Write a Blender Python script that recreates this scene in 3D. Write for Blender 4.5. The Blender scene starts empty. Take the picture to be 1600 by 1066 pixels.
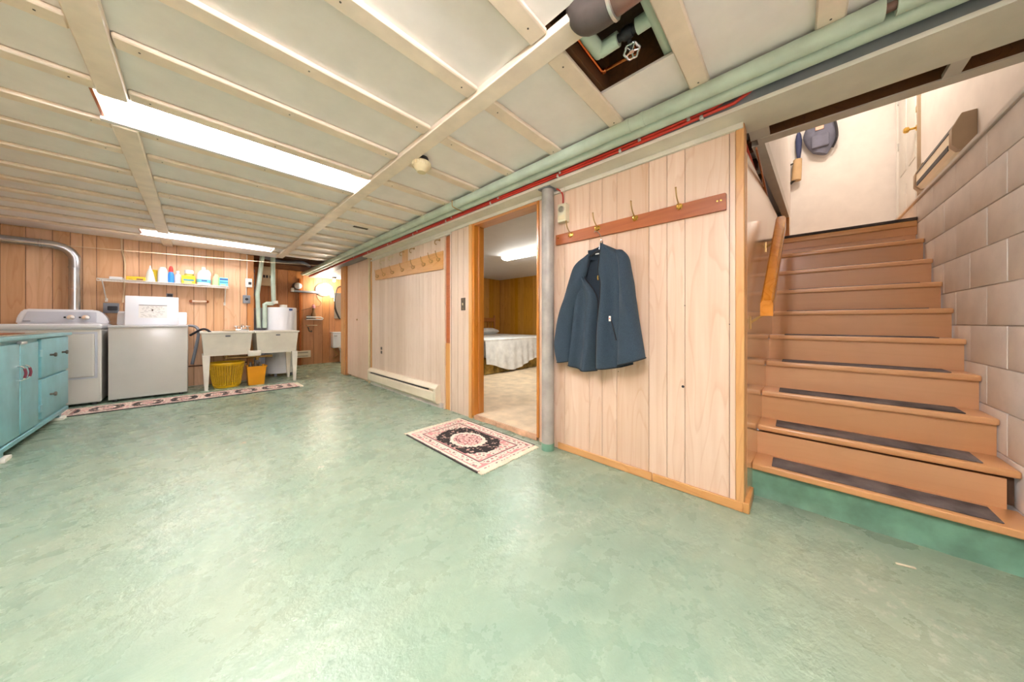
import bpy, bmesh, math, random
from mathutils import Vector, Matrix
random.seed(7)
R = math.radians
SC = bpy.context.scene
COL = SC.collection

# ------------------------------------------------------------------ camera
cam_d = bpy.data.cameras.new('camera')
cam_d.sensor_width = 36.0
cam_d.lens = 468.0 / 1600.0 * 36.0
cam_d.shift_y = -29.0 / 1600.0
cam_d.clip_start = 0.02
cam = bpy.data.objects.new('camera', cam_d)
cam.location = (0.0, 0.0, 1.0)
cam.rotation_euler = (R(90), 0, R(43.45 - 90))
COL.objects.link(cam)
SC.camera = cam

# ------------------------------------------------------------------ world, exposure
world = bpy.data.worlds.new('world')
SC.world = world
world.use_nodes = True
world.node_tree.nodes['Background'].inputs[0].default_value = (0.9, 0.95, 1.0, 1)
world.node_tree.nodes['Background'].inputs[1].default_value = 0.4
SC.view_settings.view_transform = 'Standard'
SC.view_settings.look = 'None'
SC.view_settings.gamma = 1.0
SC.view_settings.use_curve_mapping = False
SC.view_settings.exposure = 1.38
SC.cycles.max_bounces = 8
SC.cycles.glossy_bounces = 3
SC.cycles.caustics_reflective = False
SC.cycles.caustics_refractive = False
TUBES = (48.0, 27.0, 72.0)   # strength of the fluorescent tubes: middle, laundry, added unseen front fill
BEDTUBE = 22.0      # bedroom wrap-around diffuser
GLOBE = 16.0       # lit globe in the wash corner
LANDING = 48.0     # unseen lamp over the stair landing, added for brightness

# ------------------------------------------------------------------ materials
def lin(c):
    if isinstance(c, str):
        c = c.lstrip('#')
        c = tuple(int(c[i:i + 2], 16) / 255 for i in (0, 2, 4))
    return tuple((v / 12.92 if v <= 0.04045 else ((v + 0.055) / 1.055) ** 2.4) for v in c) + (1.0,)

class NT:
    def __init__(s, name):
        s.m = bpy.data.materials.new(name)
        s.m.use_nodes = True
        s.t = s.m.node_tree
        s.b = s.t.nodes['Principled BSDF']
    def n(s, typ, **kw):
        nd = s.t.nodes.new(typ)
        for k, v in kw.items():
            if k.startswith('i_'):
                key = k[2:]
                key = int(key) if key.isdigit() else key.replace('_', ' ')
                nd.inputs[key].default_value = v
            else:
                setattr(nd, k, v)
        return nd
    def l(s, a, b):
        s.t.links.new(a, b)
    def math(s, op, a, b=0.0, c=None):
        nd = s.n('ShaderNodeMath', operation=op)
        for i, v in enumerate((a, b, c)):
            if v is None: continue
            if isinstance(v, (int, float)): nd.inputs[i].default_value = v
            else: s.l(v, nd.inputs[i])
        return nd.outputs[0]
    def mix(s, f, a, b):
        nd = s.n('ShaderNodeMix', data_type='RGBA')
        for sock, v in ((nd.inputs[0], f), (nd.inputs[6], a), (nd.inputs[7], b)):
            if isinstance(v, (int, float)): sock.default_value = v
            elif isinstance(v, (tuple, str)): sock.default_value = lin(v) if isinstance(v, str) else v
            else: s.l(v, sock)
        return nd.outputs[2]
    def ramp(s, f, stops):
        nd = s.n('ShaderNodeValToRGB')
        e = nd.color_ramp.elements
        while len(e) < len(stops): e.new(0.5)
        for el, (p, c) in zip(e, stops):
            el.position = p
            el.color = lin(c) if isinstance(c, str) else (c, c, c, 1)
        s.l(f, nd.inputs[0])
        return nd.outputs[0]
    def bump(s, h, strength=0.2, dist=0.01):
        nd = s.n('ShaderNodeBump')
        nd.inputs['Strength'].default_value = strength
        nd.inputs['Distance'].default_value = dist
        s.l(h, nd.inputs['Height'])
        s.l(nd.outputs[0], s.b.inputs['Normal'])
    def noise(s, vec, scale, detail=4, rough=0.55, dist=0.0):
        nd = s.n('ShaderNodeTexNoise')
        nd.inputs['Scale'].default_value = scale
        nd.inputs['Detail'].default_value = detail
        nd.inputs['Roughness'].default_value = rough
        nd.inputs['Distortion'].default_value = dist
        if vec is not None: s.l(vec, nd.inputs['Vector'])
        return nd.outputs['Fac']
    def pos(s, scale=(1, 1, 1), rnd=0.0):
        g = s.n('ShaderNodeNewGeometry').outputs['Position']
        if rnd:
            oi = s.n('ShaderNodeObjectInfo').outputs['Random']
            cx = s.n('ShaderNodeCombineXYZ')
            for i in range(3): s.l(s.math('MULTIPLY', oi, rnd * (1 + i * .7)), cx.inputs[i])
            va = s.n('ShaderNodeVectorMath', operation='ADD')
            s.l(g, va.inputs[0]); s.l(cx.outputs[0], va.inputs[1]); g = va.outputs[0]
        mp = s.n('ShaderNodeMapping')
        mp.inputs['Scale'].default_value = scale
        s.l(g, mp.inputs['Vector'])
        return mp.outputs[0]

def flat(name, c, rough=0.5, metal=0.0, vary=0.06, bump=0.0, bscale=60, coat=0.0, spec=0.5):
    t = NT(name)
    col = lin(c)
    if vary:
        f = t.noise(t.pos(), 7.0, 5)
        dark = tuple(v * (1 - vary * 1.6) for v in col[:3]) + (1,)
        lite = tuple(min(1, v * (1 + vary)) for v in col[:3]) + (1,)
        f2 = t.ramp(f, [(0.3, 0.0), (0.7, 1.0)])
        t.l(t.mix(f2, dark, lite), t.b.inputs['Base Color'])
    else:
        t.b.inputs['Base Color'].default_value = col
    t.b.inputs['Roughness'].default_value = rough
    t.b.inputs['Metallic'].default_value = metal
    t.b.inputs['Specular IOR Level'].default_value = spec
    if coat:
        t.b.inputs['Coat Weight'].default_value = coat
        t.b.inputs['Coat Roughness'].default_value = 0.12
    if bump:
        t.bump(t.noise(t.pos(), bscale, 4), bump, 0.004)
    return t.m

def wood(name, base, grain, axis='z', rough=0.42, k=1.0, contrast=1.0, coat=0.0, hue=None):
    """board wood: grain streaks run along the given world axis; every board gets its own offset and tone"""
    t = NT(name)
    sc = {'x': (0.9, 22, 22), 'y': (22, 0.9, 22), 'z': (22, 22, 0.9)}[axis]
    sc = tuple(v * k for v in sc)
    p = t.pos(sc, rnd=17.0)
    f = t.noise(p, 1.0, 6, 0.62, 0.6)
    sc2 = {'x': (0.5, 4, 4), 'y': (4, 0.5, 4), 'z': (4, 4, 0.5)}[axis]
    p2 = t.pos(tuple(v * k for v in sc2), rnd=31.0)
    w = t.n('ShaderNodeTexNoise'); w.inputs['Scale'].default_value = 1.6; w.inputs['Detail'].default_value = 1.5
    t.l(p2, w.inputs['Vector'])
    rings = t.math('FRACT', t.math('MULTIPLY', w.outputs['Fac'], 9.0))
    rings = t.ramp(rings, [(0.0, 0.0), (0.75, 0.25), (0.93, 1.0), (1.0, 0.0)])
    a = t.ramp(f, [(0.30, 0.0), (0.72, 1.0)])
    fac = t.math('ADD', t.math('MULTIPLY', a, 0.55 * contrast), t.math('MULTIPLY', rings, 0.35 * contrast))
    fac = t.math('MINIMUM', fac, 1.0)
    c = t.mix(fac, base, grain)
    oi = t.n('ShaderNodeObjectInfo').outputs['Random']
    hs = t.n('ShaderNodeHueSaturation')
    t.l(t.math('MULTIPLY_ADD', oi, 0.16, 0.92), hs.inputs['Value'])
    t.l(t.math('MULTIPLY_ADD', oi, -0.14, 1.07), hs.inputs['Saturation'])
    t.l(c, hs.inputs['Color'])
    t.l(hs.outputs[0], t.b.inputs['Base Color'])
    t.b.inputs['Roughness'].default_value = rough
    if coat:
        t.b.inputs['Coat Weight'].default_value = coat
        t.b.inputs['Coat Roughness'].default_value = 0.15
    t.bump(f, 0.08, 0.003)
    return t.m

def emit(name, c, strength):
    t = NT(name)
    t.b.inputs['Base Color'].default_value = lin(c)
    t.b.inputs['Emission Color'].default_value = lin(c)
    t.b.inputs['Emission Strength'].default_value = strength
    return t.m

def floor_mat():
    t = NT('green_floor_paint')
    p = t.pos()
    big = t.noise(p, 0.9, 5, 0.6, 0.4)
    mid = t.noise(t.pos((3.0, 5.5, 1)), 1.0, 6, 0.65, 0.8)
    fine = t.noise(p, 26, 6, 0.7)
    base = t.mix(t.ramp(big, [(0.3, 0.0), (0.7, 1.0)]), '#7f9a85', '#95a590')
    base = t.mix(t.math('MULTIPLY', t.ramp(mid, [(0.45, 0.0), (0.75, 1.0)]), 0.4), base, '#a8b397')
    scuff = t.math('MULTIPLY', t.ramp(fine, [(0.52, 0.0), (0.66, 1.0)]),
                   t.ramp(t.noise(p, 1.7, 4, 0.6), [(0.52, 0.0), (0.62, 1.0)]))
    base = t.mix(t.math('MULTIPLY', scuff, 0.5), base, '#d6d6c4')
    mott = t.noise(t.pos((1.0, 1.7, 1)), 7.0, 6, 0.7, 0.5)
    base = t.mix(t.math('MULTIPLY', t.ramp(mott, [(0.35, 0.0), (0.7, 1.0)]), 0.18), base, '#6f9179')
    base = t.mix(t.math('MULTIPLY', t.ramp(t.noise(p, 0.55, 3), [(0.45, 0.0), (0.65, 1.0)]), 0.32), base, '#a7a98c')
    v = t.n('ShaderNodeTexVoronoi'); v.inputs['Scale'].default_value = 3.3
    wob = t.n('ShaderNodeVectorMath', operation='ADD')
    nz = t.n('ShaderNodeTexNoise'); nz.inputs['Scale'].default_value = 30
    sc = t.n('ShaderNodeVectorMath', operation='SCALE'); sc.inputs['Scale'].default_value = 0.05
    t.l(p, nz.inputs['Vector']); t.l(nz.outputs['Color'], sc.inputs[0])
    t.l(p, wob.inputs[0]); t.l(sc.outputs[0], wob.inputs[1])
    t.l(wob.outputs[0], v.inputs['Vector'])
    sc2 = t.n('ShaderNodeSeparateColor'); t.l(v.outputs['Color'], sc2.inputs[0])
    size = t.math('MULTIPLY', t.math('POWER', sc2.outputs[0], 7.0), 0.11)
    chip = t.math('LESS_THAN', v.outputs['Distance'], size)
    chipc = t.mix(sc2.outputs[1], '#cbb193', '#ddd6c4')
    base = t.mix(t.math('MULTIPLY', chip, 0.8), base, chipc)
    t.l(base, t.b.inputs['Base Color'])
    ro = t.math('MULTIPLY_ADD', t.noise(p, 5.0, 5, 0.65), 0.30, 0.13)
    t.l(ro, t.b.inputs['Roughness'])
    t.b.inputs['Specular IOR Level'].default_value = 0.42
    h = t.math('ADD', t.math('MULTIPLY', t.noise(p, 9, 5, 0.65), 1.0), t.math('MULTIPLY', fine, 0.35))
    t.bump(h, 0.26, 0.02)
    return t.m

M = {}
M['floor'] = floor_mat()
M['base_green'] = flat('green_concrete_paint', '#6f9c84', 0.38, vary=0.22, bump=0.5, bscale=18)
M['panel'] = flat('ceiling_board_paint', '#f4eee9', 0.55, vary=0.03)
M['batten'] = flat('batten_paint', '#f2e0ca', 0.45, vary=0.07, bump=0.1, bscale=30)
M['beam'] = flat('beam_paint', '#f2e2ce', 0.45, vary=0.07, bump=0.1, bscale=30)
M['cream'] = flat('cream_board_paint', '#ddd9c9', 0.42, vary=0.05)
M['pale_board'] = flat('pale_grey_board_paint', '#d2cbbf', 0.45, vary=0.05)
M['nail'] = flat('nail_head', '#5b5144', 0.5, 0.3, 0)
M['joist'] = wood('dark_joist', '#6e4626', '#452a15', 'x', 0.7)
M['subfloor'] = flat('dark_subfloor', '#4d3726', 0.8, vary=0.2)
M['steelgrey'] = flat('grey_steel_paint', '#7b8084', 0.4, vary=0.08)
M['greenpipe'] = flat('pale_green_pipe_wrap', '#c6d8c6', 0.42, vary=0.08, bump=0.1, bscale=25)
M['red'] = flat('red_conduit_paint', '#c2382a', 0.35, vary=0.08)
M['clip'] = flat('galvanised_clip', '#d0cfca', 0.3, 0.8, 0)
M['plank'] = wood('bleached_plank', '#ead0b9', '#d2a885', 'z', 0.38, contrast=0.9)
M['plank_far'] = wood('whitewashed_plank', '#e3d0bd', '#cdb096', 'z', 0.36, contrast=0.8)
M['groove'] = flat('groove_dark', '#8a5a33', 0.6, vary=0.1)
M['orange'] = wood('orange_stained_wood_upright', '#cc8a45', '#a9662a', 'z', 0.3, coat=0.3)
M['orange_y'] = wood('orange_stained_wood_level', '#c98746', '#a9682e', 'y', 0.3, coat=0.3)
M['trimwood'] = wood('pale_trim_wood', '#dba869', '#c08645', 'z', 0.35)
M['trimwood_y'] = wood('pale_base_wood', '#dba668', '#be8444', 'y', 0.35)
M['railwood'] = wood('brown_rail_wood', '#ad5f28', '#8c4414', 'y', 0.42, coat=0.0)
M['railwood2'] = wood('honey_rail_wood', '#dba868', '#c3873f', 'y', 0.35)
M['brass'] = flat('brass', '#d8b25c', 0.22, 1.0, 0)
M['bronze'] = flat('dull_bronze', '#b8945a', 0.35, 0.7, 0)
M['laundry'] = wood('laundry_wall_plank', '#e4b98f', '#c68f60', 'z', 0.4, contrast=0.9)
M['nook'] = wood('nook_wall_plank', '#c68a57', '#a06031', 'z', 0.42, contrast=0.9)
M['bedwall'] = wood('golden_bedroom_plank', '#cf983e', '#a57024', 'z', 0.32, contrast=1.0)
M['column'] = flat('worn_grey_column', '#aaa49c', 0.45, 0.05, vary=0.16, bump=0.35, bscale=45)
M['carpet'] = flat('beige_bedroom_floor', '#d9c4a4', 0.8, vary=0.12, bump=0.3, bscale=120)
M['carpet_edge'] = flat('raw_carpet_edge', '#d2a988', 0.9, vary=0.25, bump=0.6, bscale=60)
M['white'] = flat('white_paint', '#e6e3dc', 0.5, vary=0.02)
M['warmwhite'] = flat('warm_white_wall_paint', '#e9e3dd', 0.55, vary=0.03)
M['bedceil'] = flat('bedroom_ceiling_paint', '#d9d9d8', 0.6, vary=0.02)
M['enamel'] = flat('white_enamel', '#e9ebee', 0.22, vary=0.0, coat=0.4)
M['enamel_dim'] = flat('appliance_front_enamel', '#dcd9d2', 0.28, vary=0.015, coat=0.3)
M['panelgrey'] = flat('appliance_console_grey', '#c6cad2', 0.3, vary=0.02)
M['dark'] = flat('near_black_plastic', '#26252a', 0.5, vary=0)
M['greyplastic'] = flat('grey_plastic', '#7f8288', 0.5, vary=0.05)
M['chrome'] = flat('chrome', '#d6d8da', 0.12, 1.0, 0)
M['galv'] = flat('galvanised_duct', '#c6c9cc', 0.26, 0.9, vary=0.1, bump=0.1, bscale=20)
M['wire'] = flat('white_wire_coating', '#ece8de', 0.4, vary=0)
M['cord'] = flat('cream_cord', '#e0c9a4', 0.6, vary=0)
M['tub'] = flat('cream_tub_plastic', '#f7f2e4', 0.4, vary=0.04)
M['yellow'] = flat('mustard_basket_plastic', '#ecbb1e', 0.4, vary=0.06)
M['orangeyellow'] = flat('orange_yellow_bin_plastic', '#f2a513', 0.38, vary=0.04)
M['teal'] = flat('teal_cabinet_paint', '#7cb3ba', 0.34, vary=0.09, bump=0.15, bscale=14)
M['cabtop'] = wood('worn_counter_top', '#b7a48b', '#8c7458', 'y', 0.3)
M['concretewhite'] = flat('white_block_paint', '#f1eae4', 0.5, vary=0.05, bump=0.35, bscale=35)
M['mortar'] = flat('block_joint_paint', '#e2d9d1', 0.7, vary=0.12, bump=0.3, bscale=30)
M['tread'] = wood('tan_stair_paint', '#dca877', '#d19a68', 'y', 0.28, contrast=0.5, coat=0.2)
M['riser'] = wood('tan_riser_paint', '#d6a577', '#c99768', 'y', 0.3, contrast=0.5, coat=0.15)
M['grip'] = flat('grey_brown_carpet_strip', '#6d6462', 0.95, vary=0.4, bump=0.8, bscale=220)
M['sidepanel'] = wood('varnished_side_panel', '#d9ae82', '#c08c5c', 'z', 0.16, contrast=0.7, coat=0.6)
M['blackstrip'] = flat('chipped_black_nosing', '#3a2f2a', 0.6, vary=0.6)
M['handrail'] = wood('varnished_handrail', '#d9923f', '#b46a1e', 'x', 0.18, coat=0.6)
M['blackpipe'] = flat('dark_iron_elbow', '#5a524e', 0.55, 0.2, vary=0.2, bump=0.15, bscale=40)
M['brownpipe'] = flat('brown_copper_drain', '#86695e', 0.28, 0.55, vary=0.25)
M['copper'] = flat('copper_tube', '#c5713f', 0.25, 1.0, vary=0.1)
M['cream_plastic'] = flat('aged_cream_plastic', '#dfd0a8', 0.45, vary=0.05)
M['thermo'] = flat('thermostat_cream', '#ded6b8', 0.4, vary=0.03)
M['heater'] = flat('cream_heater_enamel', '#e6d9bf', 0.35, vary=0.03)
M['linen'] = flat('white_lace_bedspread', '#e3e4e0', 0.9, vary=0.12, bump=0.9, bscale=70)
M['skirt'] = flat('gold_floral_bed_skirt', '#a58a45', 0.9, vary=0.5, bump=0.3, bscale=40)
M['headboard'] = wood('headboard_wood', '#b87430', '#8f5218', 'z', 0.3, coat=0.3)
M['pink'] = flat('pink_plastic', '#c98791', 0.4, vary=0)
M['plum'] = flat('plum_handle_grip', '#7a3040', 0.35, vary=0)
M['mirror'] = flat('mirror_glass', '#d8d2cc', 0.05, 1.0, 0)
M['porcelain'] = flat('porcelain', '#e8eaec', 0.15, vary=0, coat=0.3)
M['blackrubber'] = flat('black_hose', '#2a2622', 0.5, vary=0)
M['navy'] = flat('navy_umbrella_cloth', '#3a4166', 0.7, vary=0.15)
M['bag'] = flat('grey_backpack_cloth', '#6d6f80', 0.8, vary=0.15)
M['bagpatch'] = flat('peach_bag_patch', '#e2b8a2', 0.7, vary=0.05)
M['kraft'] = flat('beige_rolled_mat', '#cfae83', 0.7, vary=0.08)
M['tan_box'] = flat('tan_heater_cover', '#a8937a', 0.5, vary=0.05)
M['fringe'] = flat('cream_fringe', '#e5dbc0', 0.95, vary=0.15)
M['rugedge'] = flat('black_rug_binding', '#3b3733', 0.9, vary=0.1)

def jacket_mat(name, c, d):
    t = NT(name)
    p = t.pos()
    f = t.noise(p, 420, 3, 0.7)
    g = t.noise(t.pos((1, 30, 4)), 14, 4, 0.6)
    c1 = t.mix(t.ramp(f, [(0.35, 0.0), (0.65, 1.0)]), d, c)
    c2 = t.mix(t.math('MULTIPLY', g, 0.35), c1, d)
    t.l(c2, t.b.inputs['Base Color'])
    t.b.inputs['Roughness'].default_value = 0.95
    t.b.inputs['Specular IOR Level'].default_value = 0.2
    t.b.inputs['Sheen Weight'].default_value = 0.08
    t.bump(f, 0.4, 0.002)
    return t.m
M['fleece'] = jacket_mat('slate_blue_fleece', '#41525f', '#27323c')
M['fleece_in'] = jacket_mat('dark_fleece_lining', '#36424d', '#222a33')
M['binding'] = flat('black_binding', '#15181d', 0.8, vary=0)

def rug_mat(name, cx, cy, hx, hy, runner=False):
    """woven oriental pattern about the rug's own centre (long axis y, or x for a runner)"""
    t = NT(name)
    g = t.n('ShaderNodeNewGeometry').outputs['Position']
    sp = t.n('ShaderNodeSeparateXYZ'); t.l(g, sp.inputs[0])
    X = t.math('DIVIDE', t.math('SUBTRACT', sp.outputs[0], cx), hx)
    Y = t.math('DIVIDE', t.math('SUBTRACT', sp.outputs[1], cy), hy)
    if runner: X, Y = Y, X
    ax, ay = t.math('ABSOLUTE', X), t.math('ABSOLUTE', Y)
    # distances from the edges in units of the half width
    asp = (hx / hy) if runner else (hy / hx)
    ex = t.math('SUBTRACT', 1.0, ax)
    ey = t.math('MULTIPLY', t.math('SUBTRACT', 1.0, ay), asp)
    e = t.math('MINIMUM', ex, ey)
    v = t.n('ShaderNodeTexVoronoi', feature='F1'); v.inputs['Scale'].default_value = 26
    t.l(g, v.inputs['Vector'])
    v2 = t.n('ShaderNodeTexVoronoi', feature='F1'); v2.inputs['Scale'].default_value = 55
    t.l(g, v2.inputs['Vector'])
    cream, pink, red, black = '#e6d6c4', '#cf8f8b', '#a8414f', '#35302e'
    motif = t.ramp(v.outputs['Distance'], [(0.0, red), (0.16, pink), (0.28, black), (0.36, cream), (0.60, cream), (0.72, pink)])
    small = t.ramp(v2.outputs['Distance'], [(0.0, red), (0.25, cream), (0.55, pink), (0.8, black)])
    nd = t.noise(g, 34, 3)
    rr = t.math('SQRT', t.math('ADD', t.math('POWER', X, 2.0), t.math('POWER', t.math('MULTIPLY', Y, asp * 0.78 if not runner else 4.0), 2.0)))
    if runner:
        yy = t.math('ABSOLUTE', t.math('SUBTRACT', t.math('FRACT', t.math('MULTIPLY', Y, 3.5)), 0.5))
        rr = t.math('SQRT', t.math('ADD', t.math('POWER', X, 2.0), t.math('POWER', t.math('MULTIPLY', yy, 2.2), 2.0)))
    rr = t.math('ADD', rr, t.math('MULTIPLY', t.math('SUBTRACT', nd, 0.5), 0.22))
    field = t.mix(t.math('GREATER_THAN', rr, 0.80 if not runner else 0.9), black, motif)
    vine = t.math('GREATER_THAN', t.noise(g, 30, 3, 0.6), 0.585)
    field = t.mix(t.math('MULTIPLY', vine, 0.8), field, '#d9b3a4')
    med = t.math('LESS_THAN', rr, 0.40)
    field = t.mix(med, field, small)
    ring = t.math('LESS_THAN', t.math('ABSOLUTE', t.math('SUBTRACT', rr, 0.41)), 0.05)
    field = t.mix(ring, field, cream)
    border = t.math('LESS_THAN', e, 0.34)
    out = t.mix(border, field, motif)
    for d0, w, c in ((0.36, 0.018, pink), (0.33, 0.018, black), (0.30, 0.02, cream), (0.10, 0.02, pink), (0.06, 0.03, cream)):
        ln = t.math('LESS_THAN', t.math('ABSOLUTE', t.math('SUBTRACT', e, d0)), w)
        out = t.mix(ln, out, c)
    t.l(out, t.b.inputs['Base Color'])
    t.b.inputs['Roughness'].default_value = 0.95
    t.b.inputs['Specular IOR Level'].default_value = 0.15
    t.bump(t.noise(g, 300, 2), 0.5, 0.002)
    return t.m

# ------------------------------------------------------------------ mesh helpers
ORG = {}
class MB:
    def __init__(s):
        s.bm = bmesh.new()
    def box(s, x0, x1, y0, y1, z0, z1, bev=0.0, seg=2, mat=None):
        m = Matrix.Translation(((x0 + x1) / 2, (y0 + y1) / 2, (z0 + z1) / 2)) @ Matrix.Diagonal((abs(x1 - x0), abs(y1 - y0), abs(z1 - z0), 1))
        if mat is not None: m = mat @ m
        r = bmesh.ops.create_cube(s.bm, size=1.0, matrix=m)
        if bev:
            es = list({e for v in r['verts'] for e in v.link_edges})
            bmesh.ops.bevel(s.bm, geom=es, offset=bev, segments=seg, affect='EDGES', profile=0.6)
        return s
    def ring_loft(s, rings, caps=True, closed=True):
        vs = [[s.bm.verts.new(p) for p in r] for r in rings]
        n = len(vs[0])
        for a, b in zip(vs, vs[1:]):
            for i in range(n if closed else n - 1):
                j = (i + 1) % n
                try: s.bm.faces.new((a[i], a[j], b[j], b[i]))
                except ValueError: pass
        if caps and closed:
            for r in (vs[0], vs[-1]):
                try: s.bm.faces.new(r)
                except ValueError: pass
        return s
    def tube(s, pts, r, seg=10, smooth=0, caps=True):
        pts = [Vector(p) for p in pts]
        rs = r if isinstance(r, (list, tuple)) else [r] * len(pts)
        if smooth and len(pts) > 2:
            q, qr = [], []
            for i in range(len(pts) - 1):
                p0, p1, p2, p3 = pts[max(i - 1, 0)], pts[i], pts[i + 1], pts[min(i + 2, len(pts) - 1)]
                for k in range(smooth):
                    u = k / smooth
                    q.append(0.5 * ((2 * p1) + (p2 - p0) * u + (2 * p0 - 5 * p1 + 4 * p2 - p3) * u * u + (3 * p1 - p0 - 3 * p2 + p3) * u ** 3))
                    qr.append(rs[i] * (1 - u) + rs[i + 1] * u)
            q.append(pts[-1]); qr.append(rs[-1]); pts, rs = q, qr
        rings, up = [], None
        for i, p in enumerate(pts):
            d = (pts[min(i + 1, len(pts) - 1)] - pts[max(i - 1, 0)]).normalized()
            if up is None:
                up = Vector((0, 0, 1)) if abs(d.z) < 0.9 else Vector((1, 0, 0))
            a = d.cross(up)
            if a.length < 1e-5: a = d.orthogonal()
            a.normalize(); b = a.cross(d).normalized(); up = b
            rings.append([p + (a * math.cos(2 * math.pi * k / seg) + b * math.sin(2 * math.pi * k / seg)) * rs[i] for k in range(seg)])
        return s.ring_loft(rings, caps)
    def cyl(s, p0, p1, r0, r1=None, seg=20):
        return s.tube([p0, p1], [r0, r0 if r1 is None else r1], seg)
    def lathe(s, prof, c, seg=24, axis='z', sx=1.0, sy=1.0):
        c = Vector(c); rings = []
        for r, h in prof:
            ring = []
            for k in range(seg):
                a = 2 * math.pi * k / seg
                u, v = r * math.cos(a) * sx, r * math.sin(a) * sy
                ring.append(c + (Vector((u, v, h)) if axis == 'z' else Vector((h, u, v)) if axis == 'x' else Vector((u, h, v))))
            rings.append(ring)
        return s.ring_loft(rings)
    def prism(s, poly, axis, a0, a1, bev=0.0):
        def mk(p, a):
            return {'x': (a, p[0], p[1]), 'y': (p[0], a, p[1]), 'z': (p[0], p[1], a)}[axis]
        A = [s.bm.verts.new(mk(p, a0)) for p in poly]
        B = [s.bm.verts.new(mk(p, a1)) for p in poly]
        n = len(poly)
        fs = [s.bm.faces.new(A), s.bm.faces.new(B[::-1])]
        for i in range(n):
            fs.append(s.bm.faces.new((A[i], B[i], B[(i + 1) % n], A[(i + 1) % n])))
        if bev:
            es = list({e for v in A + B for e in v.link_edges})
            bmesh.ops.bevel(s.bm, geom=es, offset=bev, segments=2, affect='EDGES')
        return s
    def hexa(s, b, t):
        """8-corner solid: four bottom points, four top points"""
        B = [s.bm.verts.new(p) for p in b]; T = [s.bm.verts.new(p) for p in t]
        s.bm.faces.new(B[::-1]); s.bm.faces.new(T)
        for i in range(4):
            s.bm.faces.new((B[i], B[(i + 1) % 4], T[(i + 1) % 4], T[i]))
        return s
    def sheet(s, grid, off):
        """a surface given as rows of points, thickened along the vector off"""
        off = Vector(off)
        A = [[s.bm.verts.new(p) for p in row] for row in grid]
        B = [[s.bm.verts.new(Vector(p) + off) for p in row] for row in grid]
        nr, nc = len(A), len(A[0])
        for i in range(nr - 1):
            for j in range(nc - 1):
                s.bm.faces.new((A[i][j], A[i][j + 1], A[i + 1][j + 1], A[i + 1][j]))
                s.bm.faces.new((B[i][j], B[i + 1][j], B[i + 1][j + 1], B[i][j + 1]))
        for i in range(nr - 1):
            s.bm.faces.new((A[i][0], A[i + 1][0], B[i + 1][0], B[i][0]))
            s.bm.faces.new((A[i][-1], B[i][-1], B[i + 1][-1], A[i + 1][-1]))
        for j in range(nc - 1):
            s.bm.faces.new((A[0][j], B[0][j], B[0][j + 1], A[0][j + 1]))
            s.bm.faces.new((A[-1][j], A[-1][j + 1], B[-1][j + 1], B[-1][j]))
        return s
    def build(s, name, mat, parent=None, smooth=True):
        bmesh.ops.recalc_face_normals(s.bm, faces=s.bm.faces)
        me = bpy.data.meshes.new(name)
        o0 = ORG.get(parent.name, Vector((0, 0, 0))) if parent else Vector((0, 0, 0))
        if o0.length: bmesh.ops.translate(s.bm, verts=s.bm.verts, vec=-o0)
        s.bm.to_mesh(me); s.bm.free()
        me.materials.append(M[mat] if isinstance(mat, str) else mat)
        if smooth:
            for p in me.polygons: p.use_smooth = True
            me.set_sharp_from_angle(angle=R(38))
        ob = bpy.data.objects.new(name, me)
        COL.objects.link(ob)
        if parent:
            ob.parent = parent
            ORG[ob.name] = o0
        return ob

def tag(o, label, cat, group=None):
    o['label'] = label; o['category'] = cat
    if group: o['group'] = group
    return o
def thing(name, label, cat, loc, group=None):
    o = bpy.data.objects.new(name, None)
    o.empty_display_size = 0.05
    o.location = loc
    COL.objects.link(o)
    ORG[o.name] = Vector(loc)
    return tag(o, label, cat, group)
def struct(o, label=None, cat=None):
    o['kind'] = 'structure'
    if label: o['label'] = label
    if cat: o['category'] = cat
    return o
UNIT = {}
def piece(name, mat, parent, x0, x1, y0, y1, z0, z1):
    """one plain board of a wall or ceiling; alike pieces share one bevelled mesh"""
    if mat not in UNIT:
        b = MB().box(-.5, .5, -.5, .5, -.5, .5)
        bmesh.ops.recalc_face_normals(b.bm, faces=b.bm.faces)
        me = bpy.data.meshes.new('board_' + mat); b.bm.to_mesh(me); b.bm.free()
        me.materials.append(M[mat]); UNIT[mat] = me
    o = bpy.data.objects.new(name, UNIT[mat])
    COL.objects.link(o)
    o.parent = parent
    o0 = ORG.get(parent.name, Vector((0, 0, 0)))
    o.location = Vector(((x0 + x1) / 2, (y0 + y1) / 2, (z0 + z1) / 2)) - o0
    o.scale = (x1 - x0, y1 - y0, z1 - z0)
    return o
def bx(name, mat, x0, x1, y0, y1, z0, z1, parent=None, bev=0.0):
    return MB().box(x0, x1, y0, y1, z0, z1, bev).build(name, mat, parent, smooth=bool(bev))

# ================================================================== STRUCTURE
XW = 1.985          # face of the panelled partition
YB = 6.92           # laundry wall
YN = 8.45           # end wall of the wash corner
ZP = 2.185          # ceiling boards
def yl(x): return 0.195 - 0.05 * (x - 2.03)     # left side of the stair flight

fl = struct(bx('floor', 'floor', -2.1, 3.3, -0.9, 8.6, -0.12, 0.0))

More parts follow.
